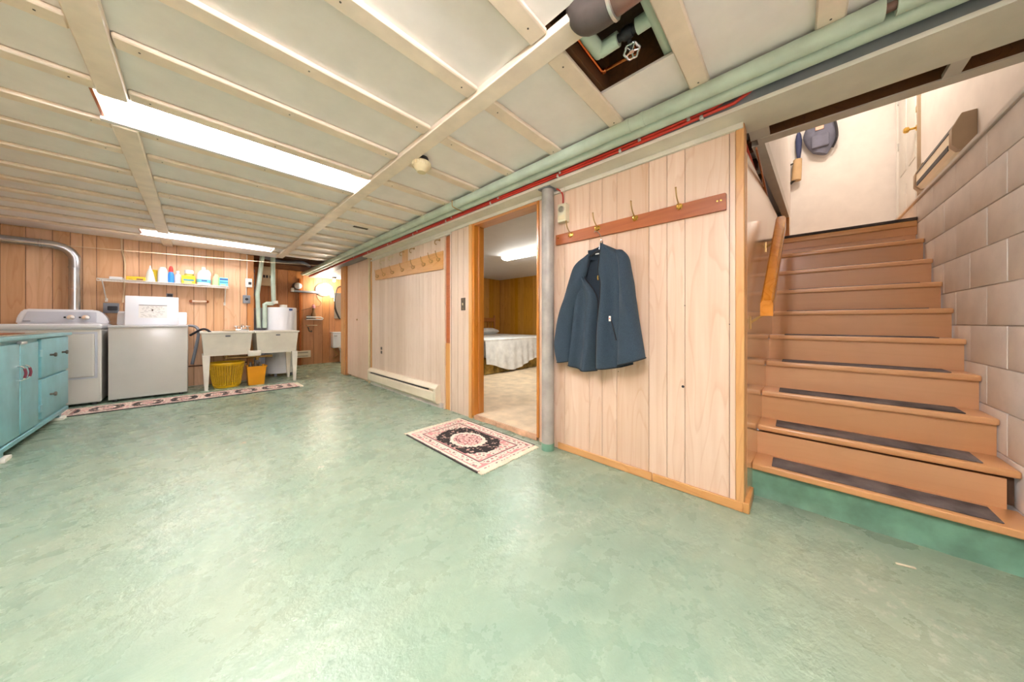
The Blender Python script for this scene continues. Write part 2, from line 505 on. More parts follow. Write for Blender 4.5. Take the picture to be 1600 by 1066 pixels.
# ---- ceiling: dark deck above, boards, battens and two long beams below
deck = struct(bx('ceiling', 'subfloor', -2.1, 2.1, -0.9, 8.6, 2.43, 2.47))
ROWS = [-0.57, -0.14, 0.30, 0.725, 1.155, 1.59, 2.01, 2.45, 2.89, 3.29, 3.74, 4.19, 4.60, 5.00, 5.40, 5.83, 6.31]
BW = 0.085
cols = [(-2.0, -0.34), (-0.24, 0.975), (1.075, 1.745)]
LIGHTS = [(-0.37, 0.985, 2.55, 2.885), (-0.50, 0.845, 5.93, 6.29)]
def bays(x0, x1, y0, y1):
    """board pieces of one bay, leaving out the light recesses and the open hatch"""
    holes = LIGHTS + [(0.96, 1.445, 0.36, 0.75)]
    out = [(x0, x1, y0, y1)]
    for hx0, hx1, hy0, hy1 in holes:
        nxt = []
        for a, b, c, d in out:
            if b <= hx0 or a >= hx1 or d <= hy0 or c >= hy1:
                nxt.append((a, b, c, d)); continue
            if a < hx0: nxt.append((a, hx0, c, d))
            if b > hx1: nxt.append((hx1, b, c, d))
            if c < hy0: nxt.append((max(a, hx0), min(b, hx1), c, hy0))
            if d > hy1: nxt.append((max(a, hx0), min(b, hx1), hy1, d))
        out = nxt
    return out
edges = [-0.72] + [r + BW / 2 for r in ROWS] + [6.92]
for ci, (cx0, cx1) in enumerate([(-2.0, -0.29), (-0.29, 1.025), (1.025, 1.99)]):
    for y0, y1 in zip(edges, edges[1:]):
        if ci == 2 and y1 > 6.8: y1 = 6.64
        if ci == 1 and y1 > 6.8: y1 = 6.92
        for k, (a, b, c, d) in enumerate(bays(cx0, cx1, y0, y1)):
            if d - c > 0.015 and b - a > 0.015:
                piece('ceiling_board', 'panel', deck, a, b, c, d, ZP, ZP + 0.012)
for ri, r in enumerate(ROWS):
    for ci, (cx0, cx1) in enumerate(cols):
        a, b = cx0 + 0.003, cx1 - 0.003
        if ci == 2 and ri == 2: a = 1.03
        bt = MB().box(a, b, r, r + BW, ZP - 0.024, ZP, 0.006, 1).build('batten', 'batten', deck)
        xs = [a + 0.07, b - 0.07] + ([0.36] if ci == 1 else [])
        for q in xs: MB().cyl((q, r + BW * 0.5, ZP - 0.0255), (q, r + BW * 0.5, ZP - 0.02), 0.004, seg=6).build('nail', 'nail', bt)
for (bx0, bx1), segs in (((0.975, 1.075), [(0.60, 6.68)]), ((-0.34, -0.24), [(-0.7, 2.545), (2.89, 5.925), (6.295, 6.9)])):
    for a, b in segs:
        MB().box(bx0, bx1, a, b, ZP - 0.036, ZP, 0.005, 1).build('beam', 'beam', deck)
for r in (0.285, 0.735):
    piece('joist', 'joist', deck, 0.6, 1.84, r - 0.02, r + 0.02, 2.2, 2.43)
for r in (6.75, 7.2, 7.65, 8.1):
    piece('joist', 'joist', deck, 0.66, 1.84, r - 0.02, r + 0.02, 2.26, 2.43)
piece('blocking', 'joist', deck, 1.50, 1.53, 0.30, 0.72, 2.2, 2.43)
piece('ceiling_board', 'panel', deck, 1.86, 3.2, 6.7, YN, 2.10, 2.11)

# ---- steel beam with the cream plank under it, running the whole length
bs = struct(bx('trim_1', 'steelgrey', 1.845, 1.985, -0.7, 8.4, 2.07, 2.19))
bs['label'] = 'grey painted steel beam along the ceiling edge over the partition'
cp = struct(bx('trim_2', 'cream', 1.842, 2.105, -0.7, 5.05, 2.05, 2.07))
cp['label'] = 'cream painted plank under the steel beam'
for y0, y1 in ((0.2, 1.3), (1.3, 2.6), (2.6, 5.0)):
    piece('trim_strip', 'cream', cp, 1.966, 1.984, y0, y1 - 0.003, 2.022, 2.05)

# ---- partition wall with bleached planks, doorway and closet front
wr = struct(bx('wall_right', 'groove', XW + 0.012, XW + 0.09, 0.2, 1.575, 0.0, 2.05))
for a, b in zip([0.232, 0.26, 0.475, 0.573, 0.679, 0.89, 0.998, 1.098, 1.314, 1.418], [0.26, 0.475, 0.573, 0.679, 0.89, 0.998, 1.098, 1.314, 1.418, 1.565]):
    piece('plank', 'plank', wr, XW, XW + 0.012, a + 0.0015, b - 0.0015, 0.0, 2.022)
MB().box(XW - 0.008, XW + 0.09, 0.195, 0.234, 0.0, 2.05, 0.004, 1).build('corner_post', 'trimwood', wr)
for a, b in ((0.20, 0.655), (0.658, 1.372)):
    MB().box(XW - 0.012, XW, a, b, 0.0, 0.052, 0.004, 1).build('baseboard', 'trimwood_y', wr)
for y, z in ((0.485, 0.62), (0.88, 0.665), (0.26, 0.99), (0.475, 1.10)):
    MB().cyl((XW - 0.001, y, z), (XW + 0.002, y, z), 0.008 if z < .64 else 0.003, seg=8).build('nail_hole', 'dark', wr)

wr2 = struct(bx('wall_right', 'groove', XW + 0.012, XW + 0.09, 2.49, 2.83, 0.0, 2.05))
for a, b in ((2.49, 2.60), (2.60, 2.70), (2.70, 2.82)):
    piece('plank', 'plank_far', wr2, XW, XW + 0.012, a + 0.002, b - 0.002, 0.0, 2.04)
wr3 = struct(bx('wall_right', 'groove', XW + 0.012, XW + 0.09, 2.83, 5.06, 0.0, 2.05))
n3 = 22
ys = [2.955 + (5.04 - 2.955) * i / n3 for i in range(n3 + 1)]
for i in range(n3):
    ys[i] += random.uniform(-0.012, 0.012) if 0 < i < n3 else 0
for a, b in zip(ys, ys[1:]):
    piece('plank', 'plank_far', wr3, XW, XW + 0.012, a + 0.0012, b - 0.0012, 0.055, 2.0)
piece('patch_board', 'trimwood', wr3, XW - 0.004, XW + 0.004, 3.83, 3.99, 1.80, 2.0)
piece('stud', 'railwood', wr3, XW + 0.008, XW + 0.03, 2.845, 2.935, 0.765, 1.985)
piece('stud', 'trimwood', wr3, XW + 0.002, XW + 0.03, 2.845, 2.935, 0.0, 0.762)
piece('edge_strip', 'plank_far', wr3, XW - 0.012, XW + 0.012, 2.937, 2.962, 0.0, 2.0)
piece('edge_strip', 'plank_far', wr3, XW - 0.004, XW + 0.02, 2.83, 2.845, 0.0, 2.0)
piece('head_strip', 'cream', wr3, XW - 0.012, XW + 0.012, 2.83, 5.06, 2.0, 2.022)
sk = MB().box(XW - 0.02, XW + 0.012, 3.0, 5.04, 0.0, 0.055).build('skirting', 'mortar', wr3)

# door frame to the bedroom
d1 = struct(MB().box(XW - 0.01, XW + 0.125, 2.41, 2.445, 0.03, 2.045, 0.003, 1).build('door_1', 'orange'))
MB().box(XW - 0.018, XW + 0.012, 2.445, 2.492, 0.0, 2.05, 0.003, 1).build('casing', 'trimwood', d1)
MB().box(XW - 0.01, XW + 0.125, 1.562, 1.588, 0.03, 2.045, 0.003, 1).build('jamb', 'orange', d1)
MB().box(XW - 0.01, XW + 0.125, 1.588, 2.41, 2.0, 2.045, 0.003, 1).build('head', 'orange_y', d1)
MB().box(XW + 0.045, XW + 0.06, 2.395, 2.41, 0.05, 2.0).build('door_stop', 'orange', d1)
MB().cyl((XW + 0.06, 2.412, 1.02), (XW + 0.06, 2.404, 1.02), 0.011, seg=10).build('strike_hole', 'dark', d1)

# closet front beyond
cl = struct(bx('wall_closet', 'groove', XW + 0.03, XW + 0.09, 5.04, 6.42, 0.0, 2.05))
MB().box(XW - 0.005, XW + 0.028, 5.13, 5.66, 0.03, 2.07, 0.003, 1).build('door_panel', 'plank', cl)
MB().box(XW - 0.005, XW + 0.028, 5.664, 6.17, 0.03, 2.07, 0.003, 1).build('door_panel', 'plank', cl)
MB().box(XW - 0.03, XW + 0.09, 6.19, 6.24, 0.0, 2.08, 0.003, 1).build('closet_post', 'orange', cl)
MB().box(XW - 0.045, XW + 0.09, 6.25, 6.42, 0.0, 2.09, 0.003, 1).build('closet_post', 'trimwood', cl)
MB().box(XW - 0.01, XW + 0.03, 5.05, 5.075, 0.0, 2.05, 0.003, 1).build('edge_strip', 'trimwood', cl)
MB().lathe([(0.0, 0), (0.012, 0), (0.016, 0.012), (0.0, 0.02)], (XW - 0.025, 5.66, 1.05), 10, 'x').build('knob', 'bronze', cl)

# ---- laundry wall
wb = struct(bx('wall_back', 'groove', -2.1, 0.70, YB + 0.012, YB + 0.1, 0.0, 2.2))
seams = [-2.05, -1.83, -1.613, -1.449, -1.264, -1.134, -1.041, -0.93, -0.705, -0.568, -0.449, -0.306, -0.203, -0.021, 0.114, 0.202, 0.323, 0.521, 0.61]
for a, b in zip(seams, seams[1:]):
    piece('plank', 'laundry', wb, a + 0.003, b - 0.003, YB, YB + 0.012, 0.0, 2.2)
MB().box(0.612, 0.70, YB - 0.015, YB + 0.1, 0.0, 2.17, 0.004, 1).build('corner_post', 'orange', wb)
piece('skirting', 'joist', wb, -0.1, 0.61, YB - 0.012, YB, 0.30, 0.32)

# ---- wash corner beyond
wn = struct(bx('wall_end', 'groove', 0.6, 3.3, YN + 0.012, YN + 0.1, 0.0, 2.43))
s2 = [0.70, 0.92, 1.10, 1.26, 1.45, 1.60, 1.74, 1.95, 2.14, 2.29, 2.41, 2.60, 2.85, 3.05, 3.2]
for a, b in zip(s2, s2[1:]):
    piece('plank', 'nook', wn, a + 0.003, b - 0.003, YN, YN + 0.012, 0.0, 2.2)
MB().box(1.655, 1.70, YN - 0.05, YN, 0.0, 2.02, 0.003, 1).build('stud', 'railwood', wn)
struct(bx('wall_nook', 'nook', 0.60, 0.70, YB + 0.1, YN, 0.0, 2.43))
struct(bx('wall_nook', 'white', 3.2, 3.3, 6.42, YN, 0.0, 2.3))
struct(bx('wall_nook', 'white', XW + 0.09, 3.3, 6.34, 6.42, 0.0, 2.3))

# ---- left wall (outside the picture)
wl = struct(bx('wall_left', 'laundry', -2.1, -2.0, -0.9, YB + 0.1, 0.0, 2.43))

# ---- painted block wall: behind the camera and along the stairs
wf = struct(bx('wall_front', 'mortar', 2.1, 6.0, -0.90, -0.706, 0.0, 1.96))
struct(bx('wall_front', 'concretewhite', -2.1, 2.1, -0.90, -0.70, 0.0, 2.43))
blk = None
def block(x0, x1, z0, z1):
    global blk
    if blk is None:
        b = MB().box(-.195, .195, -.006, .006, -.095, .095, 0.005, 2)
        bmesh.ops.recalc_face_normals(b.bm, faces=b.bm.faces)
        blk = bpy.data.meshes.new('block'); b.bm.to_mesh(blk); b.bm.free()
        blk.materials.append(M['concretewhite'])
        for p in blk.polygons: p.use_smooth = True
        blk.set_sharp_from_angle(angle=R(40))
    o = bpy.data.objects.new('block', blk)
    COL.objects.link(o); o.parent = wf
    o.location = ((x0 + x1) / 2, -0.704 + random.uniform(-0.001, 0.001), (z0 + z1) / 2)
    o.scale = ((x1 - x0) / 0.3945, 1, (z1 - z0) / 0.1945)
for row in range(10):
    z0 = -0.015 + 0.2 * row - 0.0
    off = 0.14 + (0.2 if row % 2 else 0.0)
    x = 2.0 + off
    if x > 2.12: block(2.1, x, max(z0, 0), min(z0 + 0.2, 1.96))
    while x < 4.9:
        block(x, x + 0.4, max(z0, 0), min(z0 + 0.2, 1.96))
        x += 0.4
MB().box(2.3, 5.85, -0.90, -0.685, 1.96, 1.985, 0.004, 1).build('ledge_board', 'warmwhite', wf)

# ---- stair side wall, varnished panel (slightly splayed)
x0, x1 = 2.075, 4.13
ss = struct(MB().hexa([(x0, yl(x0), 0), (x1, yl(x1), 0), (x1, yl(x1) + 0.03, 0), (x0, yl(x0) + 0.03, 0)],
                      [(x0, yl(x0), 1.93), (x1, yl(x1), 1.95), (x1, yl(x1) + 0.03, 1.95), (x0, yl(x0) + 0.03, 1.93)]).build('wall_stairs', 'sidepanel', smooth=False))
MB().box(1.975, 2.20, yl(2.2) - 0.012, yl(2.0) + 0.004, 0.0, 0.055, 0.003, 1).build('baseboard', 'trimwood_y', ss)
piece('panel_cap', 'railwood', ss, 2.08, 3.9, 0.150, 0.158, 1.932, 1.945)
struct(bx('wall_stairs', 'joist', 2.08, 5.85, 0.30, 0.34, 0.0, 2.43))
vt = struct(MB().hexa([(2.08, yl(2.08) - 0.03, 2.30), (4.13, yl(4.13) - 0.03, 2.30), (4.13, 0.34, 2.30), (2.08, 0.34, 2.30)],
                      [(2.08, yl(2.08) - 0.03, 2.34), (4.13, yl(4.13) - 0.03, 2.34), (4.13, 0.34, 2.34), (2.08, 0.34, 2.34)]).build('ceiling_stairs', 'subfloor', smooth=False))
for i in range(6):
    piece('joist', 'joist', vt, 2.35 + 0.3 * i, 2.39 + 0.3 * i, 0.19, 0.30, 2.06, 2.30)
# header over the stair opening with its open dark slots
hd = struct(bx('trim_3', 'pale_board', 2.222, 2.292, -0.70, 0.16, 2.05, 2.057))
hd['label'] = 'pale edge board of the stair opening'
piece('slot_divider', 'pale_board', hd, 2.105, 2.222, -0.505, -0.458, 2.052, 2.072)
piece('slot_divider', 'pale_board', hd, 2.105, 2.222, 0.105, 0.19, 2.052, 2.072)
piece('slot_back', 'joist', hd, 2.09, 2.29, -0.70, 0.2, 2.30, 2.33)
piece('slot_side', 'joist', hd, 2.222, 2.24, -0.70, 0.2, 2.057, 2.30)
piece('slot_side', 'joist', hd, 2.08, 2.10, -0.70, 0.2, 2.075, 2.30)
# trimmer board along the left of the opening
xa, xb = 2.292, 4.13
tr = struct(MB().hexa([(xa, yl(xa) - 0.05, 2.05), (xb, yl(xb) - 0.045, 2.05), (xb, yl(xb) + 0.0, 2.05), (xa, yl(xa) + 0.01, 2.05)],
                      [(xa, yl(xa) - 0.05, 2.13), (xb, yl(xb) - 0.045, 2.13), (xb, yl(xb) + 0.0, 2.13), (xa, yl(xa) + 0.01, 2.13)]).build('trim_4', 'pale_board', smooth=False))
tr['label'] = 'pale trimmer board along the left of the stair opening'
MB().box(4.06, 4.13, yl(4.1) - 0.045, yl(4.1) + 0.03, 1.8, 2.05, 0.003, 1).build('end_post', 'orange', tr)

# ---- upper landing shell
struct(bx('wall_landing', 'warmwhite', 5.85, 5.95, -1.0, 0.4, 1.7, 4.4))
struct(MB().hexa([(2.292, yl(2.292) - 0.045, 2.13), (4.13, yl(4.13) - 0.04, 2.13), (4.13, 0.25, 2.13), (2.292, 0.25, 2.13)],
                 [(2.292, yl(2.292) - 0.045, 4.3), (4.13, yl(4.13) - 0.04, 4.3), (4.13, 0.25, 4.3), (2.292, 0.25, 4.3)]).build('wall_landing', 'warmwhite', smooth=False))
struct(bx('wall_landing', 'warmwhite', 4.13, 5.85, 0.055, 0.3, 1.7, 4.3))
wo = struct(bx('wall_landing', 'warmwhite', 2.1, 6.0, -1.0, -0.90, 1.9, 4.3))
struct(bx('wall_landing', 'warmwhite', 2.245, 2.29, -0.9, 0.2, 2.33, 4.3))
struct(bx('ceiling_landing', 'white', 2.2, 5.95, -1.0, 0.3, 4.3, 4.35))
struct(bx('floor_landing', 'tread', 3.93, 5.95, -0.9, 0.25, 1.70, 1.80))

# ---- bedroom shell
fb = struct(bx('floor_bedroom', 'carpet', XW + 0.02, 5.9, 0.34, 6.05, 0.0, 0.045))
b = MB()
rag = [(XW + 0.02, 1.588 + 0.822 * i / 24) for i in range(25)]
front = [(XW - 0.005 + random.uniform(-0.006, 0.01), y) for _, y in rag]
b.prism([(p[0], p[1]) for p in rag] + front[::-1], 'z', 0.001, 0.042)
b.build('torn_edge', 'carpet_edge', fb, smooth=False)
wbd = struct(bx('wall_bedroom', 'groove', 5.80, 5.9, 0.34, 6.05, 0.0, 2.2))
y = 5.94
while y > 2.6:
    w = random.choice([0.11, 0.16, 0.2, 0.24, 0.3])
    piece('plank', 'bedwall', wbd, 5.788, 5.80, y - w + 0.003, y - 0.002, 0.045, 2.165)
    y -= w
wbd2 = struct(bx('wall_bedroom', 'groove', 2.08, 5.9, 5.955, 6.05, 0.0, 2.2))
x = 5.785
while x > 3.2:
    w = random.choice([0.11, 0.16, 0.2, 0.24, 0.3])
    piece('plank', 'bedwall', wbd2, x - w + 0.003, x - 0.002, 5.943, 5.955, 0.045, 2.165)
    x -= w
struct(bx('ceiling_bedroom', 'bedceil', 2.07, 5.9, 0.34, 6.05, 2.165, 2.2))

# ================================================================== LAMPS
for i_, s_ in enumerate(TUBES): M['tube%d' % i_] = emit('fluorescent_tube_%d' % i_, '#fbf8ff', s_)
def fluorescent(x0, x1, y0, y1, label, lamp, tubes=2):
    t = thing('fluorescent_light', label, 'ceiling light', ((x0 + x1) / 2, (y0 + y1) / 2, ZP))
    zt = ZP + 0.115
    b = MB()
    b.box(x0, x1, y0, y1, zt, zt + 0.008)
    b.box(x0, x1, y0, y0 + 0.008, ZP - 0.012, zt)
    b.box(x0, x1, y1 - 0.008, y1, ZP - 0.012, zt)
    b.build('recess_pan', 'white', t, smooth=False)
    for a, c in ((x0, x0 + 0.012), (x1 - 0.012, x1)):
        bx('end_board', 'railwood', a, c, y0 + 0.008, y1 - 0.008, ZP - 0.006, zt, t)
    MB().box(x0 - 0.004, x1 + 0.014, y1 - 0.03, y1 + 0.004, ZP - 0.03, ZP - 0.012, 0.003, 1).build('trim', 'white', t)
    MB().box(x1 + 0.001, x1 + 0.016, y0, y1, ZP - 0.034, ZP - 0.012, 0.003, 1).build('trim', 'white', t)
    xa, xb = x0 + 0.06, x1 - 0.06
    bx('ballast_cover', 'white', xa, xb, (y0 + y1) / 2 - 0.06, (y0 + y1) / 2 + 0.06, zt - 0.03, zt, t)
    for i in range(tubes):
        yy = (y0 + y1) / 2 + (i - (tubes - 1) / 2) * 0.16
        tb = MB().cyl((xa + 0.02, yy, zt - 0.055), (xb - 0.02, yy, zt - 0.055), 0.018, seg=12).build('tube', lamp, t)
        for q in (xa, xb - 0.02):
            MB().box(q, q + 0.02, yy - 0.022, yy + 0.022, zt - 0.08, zt - 0.0, 0.003, 1).build('lampholder', 'white', tb)
    return t
fluorescent(*LIGHTS[0], 'long recessed fluorescent light with orange wood ends, the larger one nearest the camera', 'tube0')
fluorescent(*LIGHTS[1], 'recessed fluorescent light over the washer and laundry tubs', 'tube1')
# extra fill fixture, added out of frame to brighten the room
t = thing('fluorescent_light', 'added twin-tube fill light at the front of the room, out of frame above the camera', 'ceiling light', (-0.2, 0.21, ZP - 0.02))
bx('housing', 'white', -0.83, 0.45, 0.12, 0.30, ZP - 0.07, ZP - 0.025, t, 0.004)
for yy in (0.16, 0.26):
    MB().cyl((-0.80, yy, ZP - 0.095), (0.42, yy, ZP - 0.095), 0.018, seg=12).build('tube', 'tube2', t)

M['diffuser'] = emit('bedroom_diffuser', '#fffdf6', BEDTUBE)
t = thing('wrap_light', 'white wrap-around fluorescent light on the bedroom ceiling', 'ceiling light', (3.78, 3.13, 2.165))
bx('base_plate', 'white', 3.69, 3.87, 2.50, 3.76, 2.150, 2.165, t)
MB().prism([(3.68, 2.150), (3.88, 2.150), (3.865, 2.12), (3.83, 2.105), (3.73, 2.105), (3.695, 2.12)], 'y', 2.52, 3.74).build('diffuser', 'diffuser', t)
for a in (2.50, 3.74):
    MB().prism([(3.675, 2.152), (3.885, 2.152), (3.87, 2.118), (3.832, 2.10), (3.728, 2.10), (3.69, 2.118)], 'y', a, a + 0.02).build('end_cap', 'white', t)

M['globe'] = emit('lit_globe', '#fff3df', GLOBE)
M['added_landing_lamp'] = emit('added_landing_lamp_glass', '#fff0e2', LANDING)
t = thing('added_landing_lamp', 'unseen round glass ceiling lamp added for brightness above the stair landing', 'ceiling light', (4.3, -0.38, 4.3))  # out-of-view ceiling lamp, added to brighten the landing and stairs
MB().lathe([(0.0, 0.0), (0.15, 0.0), (0.15, -0.03), (0.0, -0.03)], (4.3, -0.38, 4.3), 24).build('base', 'brass', t)
MB().lathe([(0.145, -0.03), (0.14, -0.07), (0.11, -0.11), (0.05, -0.135), (0.0, -0.14)], (4.3, -0.38, 4.3), 24).build('shade', 'added_landing_lamp', t)

# ================================================================== PIPES AND CABLES UNDER THE CEILING
def pipe_run(name, label, x, z, r, y0, y1, clips, cut=None):
    t = thing(name, label, 'pipe', (x, (y0 + y1) / 2, z))
    if cut:
        MB().cyl((x, y0, z), (x, cut[0], z), r, seg=18).build('pipe', 'greenpipe', t)
        MB().cyl((x, cut[1], z), (x, y1, z), r, seg=18).build('pipe', 'greenpipe', t)
        MB().tube([(x, cut[0] - 0.02, z), (x - 0.005, (cut[0] + cut[1]) / 2, z - 0.004), (x, cut[1] + 0.02, z)], r * 0.45, 10).build('bare_pipe', 'brownpipe', t)
    else:
        MB().cyl((x, y0, z), (x, y1, z), r, seg=18).build('pipe', 'greenpipe', t)
    for c in clips:
        MB().lathe([(r + 0.0005, -0.01), (r + 0.003, -0.01), (r + 0.003, 0.01), (r + 0.0005, 0.01)], (x, c, z), 18, 'y').build('band', 'greenpipe', t)
    return t
pipe_run('insulated_pipe', 'pale green wrapped pipe along the ceiling, the one nearest the ceiling boards', 1.722, 2.138, 0.036, -0.68, 8.40,
         [0.62, 0.7, 2.35, 3.6, 4.7, 5.6], cut=(-0.262, -0.235))
pipe_run('insulated_pipe', 'pale green wrapped pipe along the ceiling, the one beside the grey steel beam', 1.797, 2.128, 0.034, -0.68, 8.36,
         [1.5, 2.4, 3.7, 4.8, 5.7])
t = thing('pipe_strap', 'thin brass strap under the two green pipes beside the smoke alarm', 'strap', (1.76, 2.38, 2.1))
MB().tube([(1.68, 2.38, 2.165), (1.682, 2.38, 2.11), (1.722, 2.38, 2.099), (1.76, 2.38, 2.095), (1.797, 2.38, 2.091), (1.834, 2.38, 2.10), (1.836, 2.38, 2.16)], 0.004, 6).build('strap', 'bronze', t)
for z, y0, lab in ((2.096, 0.30, 'red painted cable along the steel beam, the upper one'), (2.078, 0.22, 'red painted cable along the steel beam, the lower one')):
    pts = [(1.832, 8.3, z), (1.832, 5, z), (1.832, 2.0, z), (1.832, 0.6, z), (1.832, y0, z + 0.008), (1.834, y0 - 0.05, z + 0.03), (1.838, y0 - 0.065, 2.12)]
    t = thing('red_cable', lab, 'cable', (1.832, 4, z))
    MB().tube(pts, 0.0085, 8).build('cable', 'red', t)
    for y in ([0.42, 0.68, 1.25, 1.9, 2.6, 3.3, 4.0, 4.7, 5.4] if z > 2.09 else [0.36, 0.8, 1.27, 2.0, 2.7, 3.4, 4.1, 4.8]):
        MB().box(1.821, 1.845, y - 0.009, y + 0.009, z - 0.0115, z + 0.0115, 0.004, 1).build('clip', 'clip', t)
t = thing('red_cable', 'red cable dropping to the thermostat beside the grey column', 'cable', (1.97, 1.33, 2.0))
MB().tube([(1.94, 1.36, 2.046), (1.966, 1.345, 2.035), (1.976, 1.325, 2.0), (1.976, 1.322, 1.93)], 0.006, 8, smooth=4).build('cable', 'red', t)
t = thing('red_cable', 'red cable running up beside the stairs under the floor above', 'cable', (2.9, 0.2, 1.98))
MB().tube([(2.1, 0.215, 2.04), (2.5, 0.2, 2.01), (2.9, 0.185, 1.99), (3.2, 0.165, 1.965), (3.45, 0.135, 1.96), (3.6, 0.12, 1.90)], 0.007, 8, smooth=4).build('cable', 'red', t)
MB().tube([(2.1, 0.235, 2.05), (2.6, 0.22, 2.02), (3.0, 0.22, 1.97), (3.25, 0.20, 1.975), (3.4, 0.22, 2.04)], 0.005, 8, smooth=4).build('cable', 'dark', t)

# hatch: drain elbow, valve, tubes
t = thing('drain_pipe', 'brown drain pipe with a dark iron elbow hanging from the open ceiling hatch', 'pipe', (1.03, 0.4, 2.13))
MB().tube([(1.012, 0.60, 2.40), (1.012, 0.60, 2.23), (1.012, 0.588, 2.175), (1.012, 0.56, 2.145), (1.012, 0.51, 2.135), (1.012, 0.465, 2.135)], 0.056, 20, smooth=3).build('elbow', 'blackpipe', t)
MB().tube([(1.012, 0.475, 2.135), (1.012, -0.68, 2.12)], 0.050, 20).build('pipe', 'brownpipe', t)
MB().lathe([(0.052, -0.006), (0.059, -0.004), (0.060, 0.006), (0.052, 0.01)], (1.012, 0.468, 2.135), 20, 'y').build('joint_ring', 'clip', t)
t = thing('insulated_pipe', 'short green wrapped pipe with a gate valve inside the ceiling hatch', 'pipe', (1.3, 0.55, 2.25))
MB().tube([(1.05, 0.66, 2.26), (1.19, 0.66, 2.25), (1.285, 0.655, 2.245)], 0.030, 14).build('pipe', 'greenpipe', t)
MB().tube([(1.275, 0.65, 2.245), (1.275, 0.565, 2.245)], 0.030, 14).build('pipe', 'greenpipe', t)
MB().tube([(1.275, 0.485, 2.245), (1.275, 0.425, 2.245)], 0.030, 14).build('pipe', 'greenpipe', t)
v = MB().tube([(1.275, 0.57, 2.245), (1.275, 0.48, 2.245)], 0.017, 12)
v.lathe([(0.024, -0.02), (0.028, 0), (0.024, 0.02)], (1.275, 0.525, 2.245), 12, 'y')
v.tube([(1.275, 0.525, 2.245), (1.315, 0.525, 2.205)], 0.010, 10)
v.build('valve_body', 'dark', t)
w = MB()
c = Vector((1.322, 0.525, 2.198)); nrm = Vector((-0.35, -0.2, -0.9)).normalized(); u1 = nrm.orthogonal().normalized(); u2 = nrm.cross(u1)
w.tube([c + (u1 * math.cos(a) + u2 * math.sin(a)) * (0.030 + 0.003 * math.cos(6 * a)) for a in [2 * math.pi * k / 24 for k in range(25)]], 0.0055, 8)
for k in range(5):
    a = 2 * math.pi * k / 5
    w.tube([c, c + (u1 * math.cos(a) + u2 * math.sin(a)) * 0.03], 0.004, 6)
w.lathe([(0.0, -0.006), (0.011, -0.006), (0.011, 0.008), (0.0, 0.01)], c, 10)
w.build('valve_wheel', 'chrome', t)
t = thing('insulated_pipe', 'green wrapped pipe crossing the right side of the ceiling hatch', 'pipe', (1.3, 0.42, 2.23))
MB().cyl((1.08, 0.405, 2.232), (1.49, 0.412, 2.228), 0.026, seg=14).build('pipe', 'greenpipe', t)
t = thing('copper_pipe', 'bent copper tube inside the ceiling hatch', 'pipe', (1.4, 0.68, 2.25))
MB().tube([(1.10, 0.700, 2.255), (1.38, 0.700, 2.25), (1.395, 0.690, 2.25), (1.395, 0.53, 2.24), (1.34, 0.525, 2.235)], 0.008, 8).build('tube', 'copper', t)
MB().box(1.385, 1.405, 0.68, 0.705, 2.24, 2.262, 0.004, 1).build('elbow', 'copper', t)

# smoke alarm
t = thing('smoke_alarm', 'round cream ribbed heat alarm on the ceiling beam', 'alarm', (1.115, 1.955, ZP))
MB().lathe([(0.0, 0), (0.045, 0), (0.05, -0.02), (0.035, -0.034), (0.0, -0.034)], (1.118, 1.955, ZP), 20).build('mount', 'dark', t)
MB().lathe([(0.0, -0.03), (0.055, -0.03), (0.062, -0.04), (0.062, -0.062), (0.05, -0.082), (0.035, -0.098), (0.03, -0.105), (0.0, -0.107)], (1.118, 1.955, ZP), 28).build('body', 'cream_plastic', t)
rb = MB()
for k in range(26):
    a = 2 * math.pi * k / 26
    rb.box(0.061, 0.066, -0.003, 0.003, -0.066, -0.038, mat=Matrix.Translation((1.118, 1.955, ZP)) @ Matrix.Rotation(a, 4, 'Z'))
rb.build('rib', 'cream_plastic', t)['kind'] = 'stuff'
tag(MB().box(1.33, 1.50, 3.92, 3.965, ZP - 0.008, ZP, 0.003, 1).build('ceiling_plate', 'nail'), 'small dark plate on the ceiling boards beyond the alarm', 'plate')

# ================================================================== COLUMN, WALL FITTINGS
t = thing('steel_column', 'grey worn steel column beside the bedroom doorway', 'column', (1.91, 1.42, 0))
MB().cyl((1.91, 1.42, 0.0), (1.91, 1.42, 2.045), 0.048, seg=28).build('shaft', 'column', t)
MB().lathe([(0.049, 0.0), (0.051, 0.0), (0.050, 0.05), (0.049, 0.055)], (1.91, 1.42, 0), 28).build('painted_foot', 'base_green', t)
MB().box(1.855, 1.965, 1.365, 1.475, 2.042, 2.05).build('top_plate', 'steelgrey', t)

t = thing('thermostat', 'small cream box thermostat with a round dial beside the grey column', 'thermostat', (XW, 1.315, 1.78))
MB().box(XW - 0.05, XW, 1.27, 1.345, 1.775, 1.915, 0.005).build('box', 'thermo', t)
MB().lathe([(0.0, -0.012), (0.022, -0.012), (0.026, 0.0), (0.0, 0.0)], (XW - 0.05, 1.308, 1.87), 18, 'x').build('dial', 'chrome', t)
bx('label_plate', 'cream_plastic', XW - 0.0515, XW - 0.05, 1.28, 1.336, 1.79, 1.825, t)

